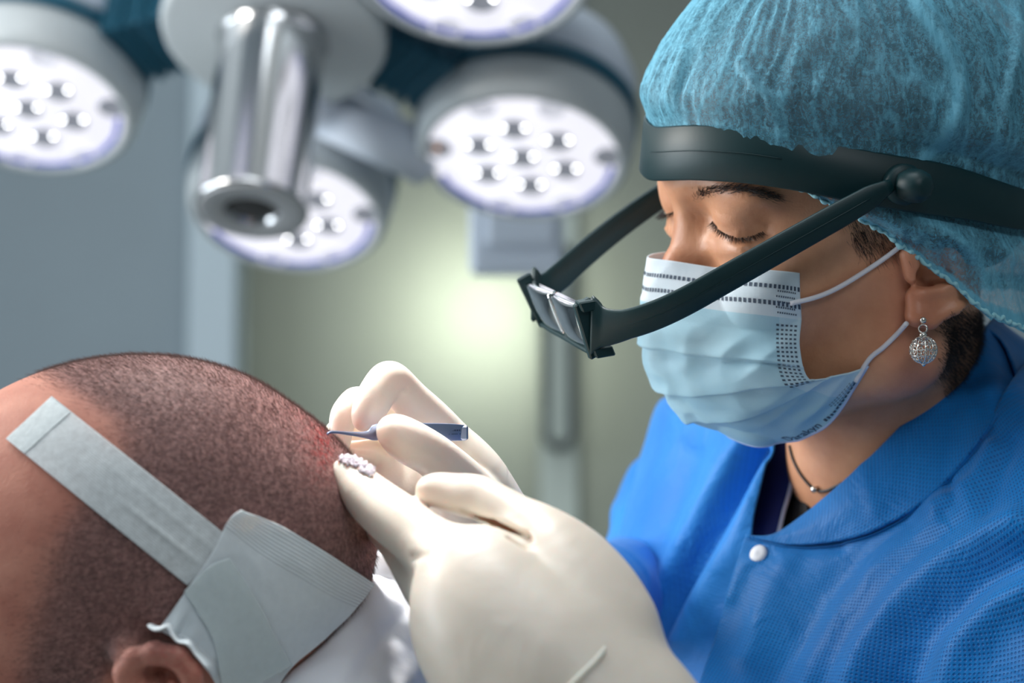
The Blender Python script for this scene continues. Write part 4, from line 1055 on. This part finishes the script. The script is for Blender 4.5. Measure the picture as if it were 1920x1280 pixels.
PIN = chain([(668, 905, 118.2, 20), (672, 880, 118.8, 24), (690, 862, 119.6, 25), (740, 890, 120.3, 30), (800, 930, 120, 50)], 0.3)
def merge(a, b): return a+b
R_ += MID+RIN+PIN+[rc(C(648, 842, 117), 0.38, C(695, 848, 118.5), 0.65, 0.25)]
THR = chain([(733, 806, 111.0, 22), (745, 813, 111.0, 27), (770, 830, 111.2, 34), (806, 850, 112.0, 35), (842, 880, 113.2, 38), (872, 925, 114.8, 52), (890, 1000, 117.5, 84)], 0.45)
R_ += THR
R_ += [rc(C(742, 797, 109.75), 0.16, C(768, 812, 109.9), 0.14, 0.25, 's'), rc(C(748, 812, 109.85), 0.05, C(775, 822, 110.0), 0.05, 0.2, 's')]
R_ += chain([(760, 890, 119, 40), (790, 960, 119, 66), (850, 1030, 119.5, 80)], 1.2)
R_ += [rc(C(762, 726, 114.0), 0.04, C(748, 748, 113.6), 0.03, 0.18, 's'), rc(C(812, 800, 115.1), 0.04, C(790, 808, 115.0), 0.03, 0.18, 's'),
       rc(C(845, 882, 112.3), 0.03, C(880, 900, 113.2), 0.03, 0.15, 's'), rc(C(850, 872, 112.4), 0.03, C(876, 886, 113.0), 0.03, 0.15, 's')]
V, F = isomesh(R_, axis(-10, 5, -10, 1, 0.10, 0.3), axis(107, 133, 107, 123, 0.12, 0.4), axis(-16, 0, -8, 0, 0.10, 0.3))
mesh('glove', V, F, M_glove, surg, label='off-white latex glove on the far hand')
# ================================================================== forceps
M_tw = pm('surgical_steel_blue', (150, 164, 196), 0.36, metal=0.85); M_tws = pm('surgical_steel', (170, 165, 160), 0.22, metal=0.95)
tw = empty('forceps', tuple(W(C(740, 810, 112.5))), 'slim curved-tip steel forceps held between gloved thumb and finger', 'forceps')
pth = np.array([C(603, 828, 108.9), C(610, 818, 109.1), C(622, 810, 109.4), (C(660, 813, 110.4)), C(688, 815, 111.2), C(700, 811, 111.5), C(720, 809, 111.9), C(780, 809, 112.8), C(840, 810, 113.8), C(872, 811, 114.4)])
wd_ = [0.07, 0.09, 0.11, 0.17, 0.34, 0.70, 0.76, 0.80, 0.82, 0.74]
for s in (-1, 1):
    p = crom(pth, 80).copy(); f = np.linspace(0, 1, 80); p[:, 1] += s*0.22*np.sin(np.clip((f-0.05)/0.95, 0, 1)*math.pi)*0.8+s*0.035
    wv_ = np.tile([0, -0.12, 1.0], (80, 1)); V, F = ribbon(p, wv_, crom(np.array(wd_)[:, None], 80)[:, 0], 0.07, round_=0.3)
    tarm = mesh('blade', V, F, [M_tw, M_tws][0], tw)
V, F = box(C(868, 811, 114.3), (0.5, 0.25, 0.70), None, 0.08); mesh('hinge', V, F, M_tw, tw, smooth=False)
qs = []
for r_, y0, n, h in ((0, 806, 9, 2.6), (1, 813.5, 13, 1.4)):
    for i in range(n):
        if (i*7+r_) % 5 == 3: continue
        x0_ = 826+i*(38/n); a, b = C(x0_, y0, 113.33), C(x0_+38/n*0.7, y0+h, 113.4); qs.append([[a[0], 113.38, a[2]], [b[0], 113.43, a[2]], [b[0], 113.43, b[2]], [a[0], 113.38, b[2]]])
A = np.array(qs).reshape(-1, 3); A[:, 1] = np.interp(A[:, 0], [C(826, 0, 113.6)[0], C(868, 0, 114.3)[0]], [113.44, 114.14])
mesh('engraving', A, np.arange(len(A)).reshape(-1, 4), pm('engraved_dark', (40, 52, 84), 0.5), tw, smooth=False, label='small dark engraved marks')
# ================================================================== grafts on the fingertip
parts = []
gx = []
for i in range(420):
    f = rng.random(); x = 638+f*60+rng.normal()*3; y = np.interp(f, [0, 0.5, 1], [856, 864, 886])+rng.normal()*6.0; gx.append((x, y))
gx = np.array(gx); q, ok = raycast(L_, gx[:, 0], gx[:, 1], 90, 112, off=0.02)
for p, o_ in zip(q, ok):
    if not o_: continue
    d = nrm(rng.normal(size=3)); r = 0.045+0.04*rng.random()
    parts.append(tube([p-d*0.10+[0, 0, 0.03], p-d*0.04+[0, 0, 0.05+0.08*rng.random()], p+d*0.05+[0, 0, 0.06], p+d*0.11+[0, 0, 0.03]], [r*0.4, r, r, r*0.3], 7))
V, F = join(parts); go = mesh('graft_pile', V, F, pm('moist_graft_tissue', (222, 200, 205), 0.2, sss=0.4, noise=0.25, nscale=300), None)
tag(go, 'little heap of moist pinkish grafts lying on the gloved index fingertip', 'tissue', kind='stuff')
# ================================================================== the patient
pat = empty('person', tuple(W(C(350, 1500, 112))), 'person lying with a close-cropped head, tape and gauze across it', 'person')
Pp = []
Pp += [cel(292, 1032, 110, (388, 316, 364), 1)]
Pp += [cel(165, 1090, 110, (392, 300, 388), 2.0)]
Pp += [cel(560, 985, 110, (118, 190, 130), 3.0), cel(-60, 1420, 110, (300, 240, 330), 3.0), cel(-250, 1250, 110, (200, 220, 280), 3.0)]
Pp += [rc(C(430, 1180, 116), 5.0, C(760, 1640, 124), 6.0, 3.0)]
Pp += [rc(C(-215, 1075, 110), 0.8, C(-290, 1195, 110), 1.1, 1.0), cel(-285, 1090, 106.5, (45, 50, 30), 2.0, 's'), cel(-285, 1090, 113.5, (45, 50, 30), 2.0, 's'),
       cel(-240, 1330, 110, (60, 110, 40), 1.2), cel(-215, 1480, 110, (90, 110, 80), 2.0)]
# ear
def EA(px, py, d): return C(px, py, d)
ear_pts = [(238, 1300, 101.2), (236, 1262, 101.0), (252, 1234, 100.8), (290, 1224, 100.5), (332, 1232, 100.4), (358, 1262, 100.5), (368, 1310, 100.8), (355, 1370, 101.4)]
for a, b in zip(ear_pts[:-1], ear_pts[1:]): Pp += [rc(EA(*a), 0.44, EA(*b), 0.44, 0.35)]
Pp += [cel(300, 1300, 102.6, (52, 50, 72), 0.6), rc(EA(322, 1280, 101.0), 0.26, EA(318, 1340, 101.2), 0.28, 0.4), rc(EA(268, 1290, 101.3), 0.3, EA(262, 1340, 101.5), 0.3, 0.5),
       cel(292, 1268, 100.9, (20, 60, 18), 0.3, 's'), rc(C(232, 1225, 102.2), 0.55, C(246, 1250, 101.6), 0.5, 0.8)]
PV, PF = isomesh(Pp, axis(-42, -3, -26, -5.5, 0.17, 0.6), axis(98, 148, 98, 116, 0.2, 0.8), axis(-40, 1, -16.5, 1, 0.17, 0.6))
t = NT('skin_scalp')
f1 = t.noise(t.coord(), 30, 5, 0.6)
base = t.ramp(f1, [(0.3, lin((176, 112, 96))), (0.7, lin((208, 146, 126)))])
a1 = t.n('ShaderNodeAttribute', attribute_name='scalp'); a2 = t.n('ShaderNodeAttribute', attribute_name='red')
stub = t.ramp(t.noise(t.coord(), 520, 3, 0.6), [(0.4, lin((128, 94, 92))), (0.62, lin((166, 126, 120)))])
c1 = t.mix(a1.outputs['Fac'], base, stub)
rs = t.math('MULTIPLY', a2.outputs['Fac'], t.ramp(t.noise(t.coord(), 420, 2, 0.5), [(0.45, (0.25,)*3), (0.58, (1, 1, 1))]), clamp=True)
t.P('Base Color', t.mix(rs, c1, lin((168, 52, 52)))); t.P('Roughness', 0.58); t.P('Specular IOR Level', 0.3); t.P('Subsurface Weight', 0.2); t.b.inputs['Subsurface Radius'].default_value = (0.009, 0.003, 0.002); t.P('Subsurface Scale', 1.0)
b1 = t.bump(t.noise(t.coord(), 800, 3), 0.3, 0.0007); t.bump(t.noise(t.coord(), 150, 3), 0.12, 0.0015, b1)
pb = mesh('body', PV, PF, t.m, pat)
HXY = np.array([620, 690, 715, 745, 790, 840, 880, 930, 1000, 1100, 1200, 1300, 1500]); HXX = np.array([70, 78, 110, 165, 225, 232, 205, 165, 120, 88, 60, 40, 20])
def scalp(X):
    x, y = proj(X); k = 1/(1+np.exp(-(x-np.interp(y, HXY, HXX))/16))
    k *= 1/(1+np.exp((x-700-0*y)/10)); k *= 1/(1+np.exp(((y-1180)+(x-420)*-0.25)/14)*(x > 225)) if False else 1
    below = 1/(1+np.exp(-(y-(1215+np.clip(225-x, 0, 400)*2.0))/14)); return k*(1-below)*(X[:, 1] < 118)
sc_a = scalp(PV); x, y = proj(PV)
red = 0.5*np.exp(-(((x-608)/16)**2+((y-822)/42)**2))+0.4*np.exp(-(((x-600)/34)**2+((y-835)/75)**2))+0.15*np.exp(-(((x-560)/60)**2+((y-770)/50)**2))+0.35*np.exp(-(((x-330)/80)**2+((y-1240)/60)**2))*(PV[:, 1] < 102)
for nm, val in (('scalp', sc_a*0.95), ('red', np.clip(red, 0, 1))):
    a = pb.data.attributes.new(nm, 'FLOAT', 'POINT'); a.data.foreach_set('value', val.astype(np.float32))
t = NT('cropped_hair'); t.P('Base Color', lin((112, 92, 88))); t.P('Roughness', 0.75); t.P('Specular IOR Level', 0.2); M_crop = t.m
def keep_hair(X, N): return scalp(X)
Pq, Nq = sprinkle(PV, PF, 105000, keep_hair)
x, y = proj(Pq)
comb_ = np.stack([-(0.85)*np.ones(len(Pq)), 0*x, np.where(x > 560, -0.55, -0.15)], 1); comb_ = comb_-Nq*(comb_*Nq).sum(1)[:, None]
D = nrm(comb_)*0.75+Nq*0.5+rng.normal(size=Pq.shape)*0.16
V, F = strands(Pq-Nq*0.02, D, 0.30*(0.55+0.7*rng.random(len(Pq))), 0.0055, seg=1); ph = mesh('hair', V, F, M_crop, pat, smooth=False, label='close-cropped brown hair')
# ---- surgical tape
def onhead(px, py, off):
    px = np.asarray(px, float); py = np.asarray(py, float); q, ok = raycast(Pp, px.ravel(), py.ravel(), 80, 122, off=off)
    d = q[:, 1].copy(); fx = px.ravel().copy(); fy = py.ravel().copy(); bad = ~ok; k = 0
    while bad.any() and k < 12:
        fx[bad] += (400-fx[bad])*0.06; fy[bad] += (1130-fy[bad])*0.06; q2, ok2 = raycast(Pp, fx[bad], fy[bad], 80, 122, off=off)
        ii = np.where(bad)[0]; d[ii[ok2]] = q2[ok2, 1]; bad[ii[ok2]] = False; k += 1
    P = np.stack([(px.ravel()-960)/FPX*d, d, -(py.ravel()-640)/FPX*d], 1); return P.reshape(px.shape+(3,))
def smooth_d(P, n=3):
    D = P[..., 1].copy()
    for _ in range(n):
        E = np.pad(D, 1, mode='edge'); D = (E[:-2, 1:-1]+E[2:, 1:-1]+E[1:-1, :-2]+E[1:-1, 2:]+D*2)/6
    return P*(D/P[..., 1])[..., None]
def tape_mat(name, c, alpha, rows=900):
    t = NT(name); sp_ = t.n('ShaderNodeSeparateXYZ'); t.t.links.new(t.coord('UV'), sp_.inputs[0])
    n = t.noise(t.coord(), 240, 4, 0.65); st = t.math('SINE', t.math('MULTIPLY', sp_.outputs[1], 60.0)); st2 = t.math('SINE', t.math('MULTIPLY', sp_.outputs[0], 45.0))
    t.P('Base Color', lin(c)); t.P('Roughness', 0.6)
    a = t.math('ADD', t.math('MULTIPLY', n, 0.5), alpha-0.25); a = t.math('ADD', a, t.math('MULTIPLY', st, 0.05), clamp=True); t.P('Alpha', a)
    b = t.bump(n, 0.4, 0.0006); t.bump(st, 0.25, 0.0004, b); return t.m
M_tape = tape_mat('paper_tape', (240, 246, 248), 0.62)
u = np.linspace(0, 1, 110)[:, None]; v = np.linspace(0, 1, 30)[None]
def bil(a, b, c, d, u, v): return [(np.array(a)[i]*(1-u)+np.array(d)[i]*u)*(1-v)+(np.array(b)[i]*(1-u)+np.array(c)[i]*u)*v for i in (0, 1)]
X_, Y_ = bil((97, 742), (11, 822), (352, 1098), (436, 1012), u, v)
Tg = smooth_d(onhead(X_, Y_, 0.16), 2); NT_ = grid_normals(Tg); sgn = -1 if NT_[50, 15, 1] > 0 else 1
w = 0.09*np.exp(-((v-0.62)/0.045)**2)*np.clip((u-0.5)*4, 0, 1)*np.clip((1.0-u)*8, 0, 1)+0.03*np.exp(-((v-0.3)/0.05)**2)*np.clip((u-0.3)*3, 0, 1)
w = w+0.02*np.array([[mn.noise(Vector((a*9, b*3, 1))) for b in v[0]] for a in u[:, 0]])
Tg = Tg+NT_*sgn*w[..., None]; V, F, uv = shell(Tg, 0.02, flip=sgn < 0)
tp = mesh('surgical_tape', V, F, M_tape, None, uv=uv); tag(tp, 'long translucent white tape strip across the patient temple', 'tape')
X_, Y_ = bil((97, 742), (11, 822), (45, 850), (132, 772), u, v); Te = onhead(X_, Y_, 0.19); V, F, uv = shell(Te, 0.02, flip=sgn < 0)
mesh('folded_end', V, F, tape_mat('tape_fold', (226, 234, 236), 0.80), tp, uv=uv, label='doubled over end of the tape')
# ---- gauze pad
def gz_mat(name, c, alpha, striped):
    t = NT(name); sp_ = t.n('ShaderNodeSeparateXYZ'); t.t.links.new(t.coord('UV'), sp_.inputs[0])
    r = sp_.outputs[0]; st = t.math('SINE', t.math('MULTIPLY', r, 42.0)); msk_ = t.math('LESS_THAN', r, 1.5)
    n = t.noise(t.coord(), 300, 4, 0.6); s = t.math('MULTIPLY', t.math('MULTIPLY', st, msk_), 1.0 if striped else 0.0)
    t.P('Base Color', t.mix(t.math('ADD', t.math('MULTIPLY', s, 0.5), 0.5, clamp=True), lin(tuple(q*0.95 for q in c)), lin(c))); t.P('Roughness', 0.75); t.P('Subsurface Weight', 0.1)
    t.P('Alpha', t.math('ADD', t.math('ADD', alpha, t.math('MULTIPLY', n, 0.12)), t.math('MULTIPLY', s, 0.03), clamp=True))
    wv_ = t.math('SINE', t.math('MULTIPLY', sp_.outputs[1], 90.0)); b = t.bump(n, 0.25, 0.0006); b = t.bump(wv_, 0.1, 0.0003, b); t.bump(s, 0.4, 0.0006, b); return t.m
def gauze(name, rows, off, mat, nz=0.10, lift=None, parent=None, label=None, thick=0.05):
    G2 = patch_grid(np.array(rows, float), 80, 90); P = smooth_d(onhead(G2[..., 0], G2[..., 1], off), 6); N = grid_normals(P); s = -1 if N[40, 45, 1] > 0 else 1
    w = nz*np.array([[(0.5-abs(mn.noise(Vector((p[0]/70.0, p[1]/70.0, off*9)))))*1.2+mn.noise(Vector((p[0]/25.0, p[1]/25.0, 2)))*0.25 for p in r] for r in G2])
    if lift is not None: w = w+lift(G2[..., 0], G2[..., 1])
    P = P+N*s*w[..., None]; V, F, uv = shell(P, thick, flip=s < 0); return mesh(name, V, F, mat, parent, uv=uv, label=label), P
rowsG = [[(454, 957), (520, 982), (590, 1022), (650, 1060), (702, 1094)], [(428, 975), (500, 1028), (572, 1070), (630, 1105), (678, 1128)], [(398, 1035), (470, 1083), (535, 1125), (595, 1155), (636, 1172)],
         [(348, 1108), (422, 1150), (492, 1180), (548, 1205), (592, 1212)], [(305, 1168), (370, 1192), (430, 1225), (495, 1252), (546, 1252)], [(277, 1190), (345, 1206), (392, 1262), (430, 1320), (500, 1320)]]
def lf(x, y):
    return 0.5*np.exp(-((x-285)**2+(y-1188)**2)/900.0)+0.28*np.sin((x*0.8+y*0.5)/7.0)*np.exp(-((x-310)**2+(y-1180)**2)/1800.0)+0.35*np.exp(-((x-455)**2+(y-965)**2)/700.0)
gz, GP = gauze('gauze_pad', rowsG, 0.30, gz_mat('gauze_white', (236, 242, 245), 0.88, True), lift=lf); tag(gz, 'layered white gauze pad wrapped from behind the ear to the nape', 'gauze')
rows2 = [[(430, 1046), (455, 1080), (490, 1140), (520, 1200), (548, 1246)], [(395, 1060), (425, 1110), (455, 1170), (470, 1225), (490, 1280)], [(345, 1108), (372, 1150), (398, 1195), (410, 1250), (420, 1310)]]
gauze('upper_layer', rows2, 0.48, gz_mat('gauze_layer', (232, 242, 243), 0.66, False), nz=0.06, parent=gz)
# ---- white sheet over the shoulders
M_sheet = pm('white_sheet', (226, 228, 236), 0.75, sss=0.1, bump=0.15, bscale=500, noise=0.02)
sh = [[(560, 1070, 128), (640, 1030, 125), (690, 1012, 123), (760, 1040, 122), (860, 1110, 122), (980, 1230, 122), (1100, 1400, 122)],
      [(560, 1100, 122), (640, 1075, 119.5), (700, 1055, 118), (775, 1085, 117), (860, 1160, 117), (960, 1280, 117), (1060, 1450, 118)],
      [(510, 1195, 109.6), (600, 1162, 110.0), (676, 1122, 110.8), (765, 1150, 111.6), (840, 1220, 113), (920, 1330, 114), (1000, 1500, 115)],
      [(470, 1260, 107.2), (560, 1245, 107.2), (645, 1215, 107.4), (730, 1230, 108.2), (800, 1290, 109.5), (880, 1400, 111), (960, 1560, 112)],
      [(450, 1320, 106.2), (540, 1315, 105.6), (620, 1310, 105.0), (700, 1330, 105.4), (770, 1385, 107), (850, 1480, 108.5), (940, 1640, 110)],
      [(430, 1500, 104), (520, 1500, 103.5), (600, 1500, 103.2), (690, 1510, 103.8), (760, 1560, 105.5), (840, 1640, 107), (930, 1800, 109)]]
fo = [([(700, 1100), (640, 1180), (560, 1290)], 0.35, 18), ([(780, 1130), (720, 1200), (660, 1290)], -0.30, 16), ([(660, 1060), (720, 1075), (770, 1060)], -0.25, 9), ([(840, 1200), (780, 1250), (740, 1300)], 0.3, 14)]
so_, _, _ = cloth('sheet', sh, 110, 120, M_sheet, None, fo, noise_=0.16, nsc=0.3, thick=0.15); tag(so_, 'white cloth sheet draped below the gauze under the gloved hand', 'sheet')
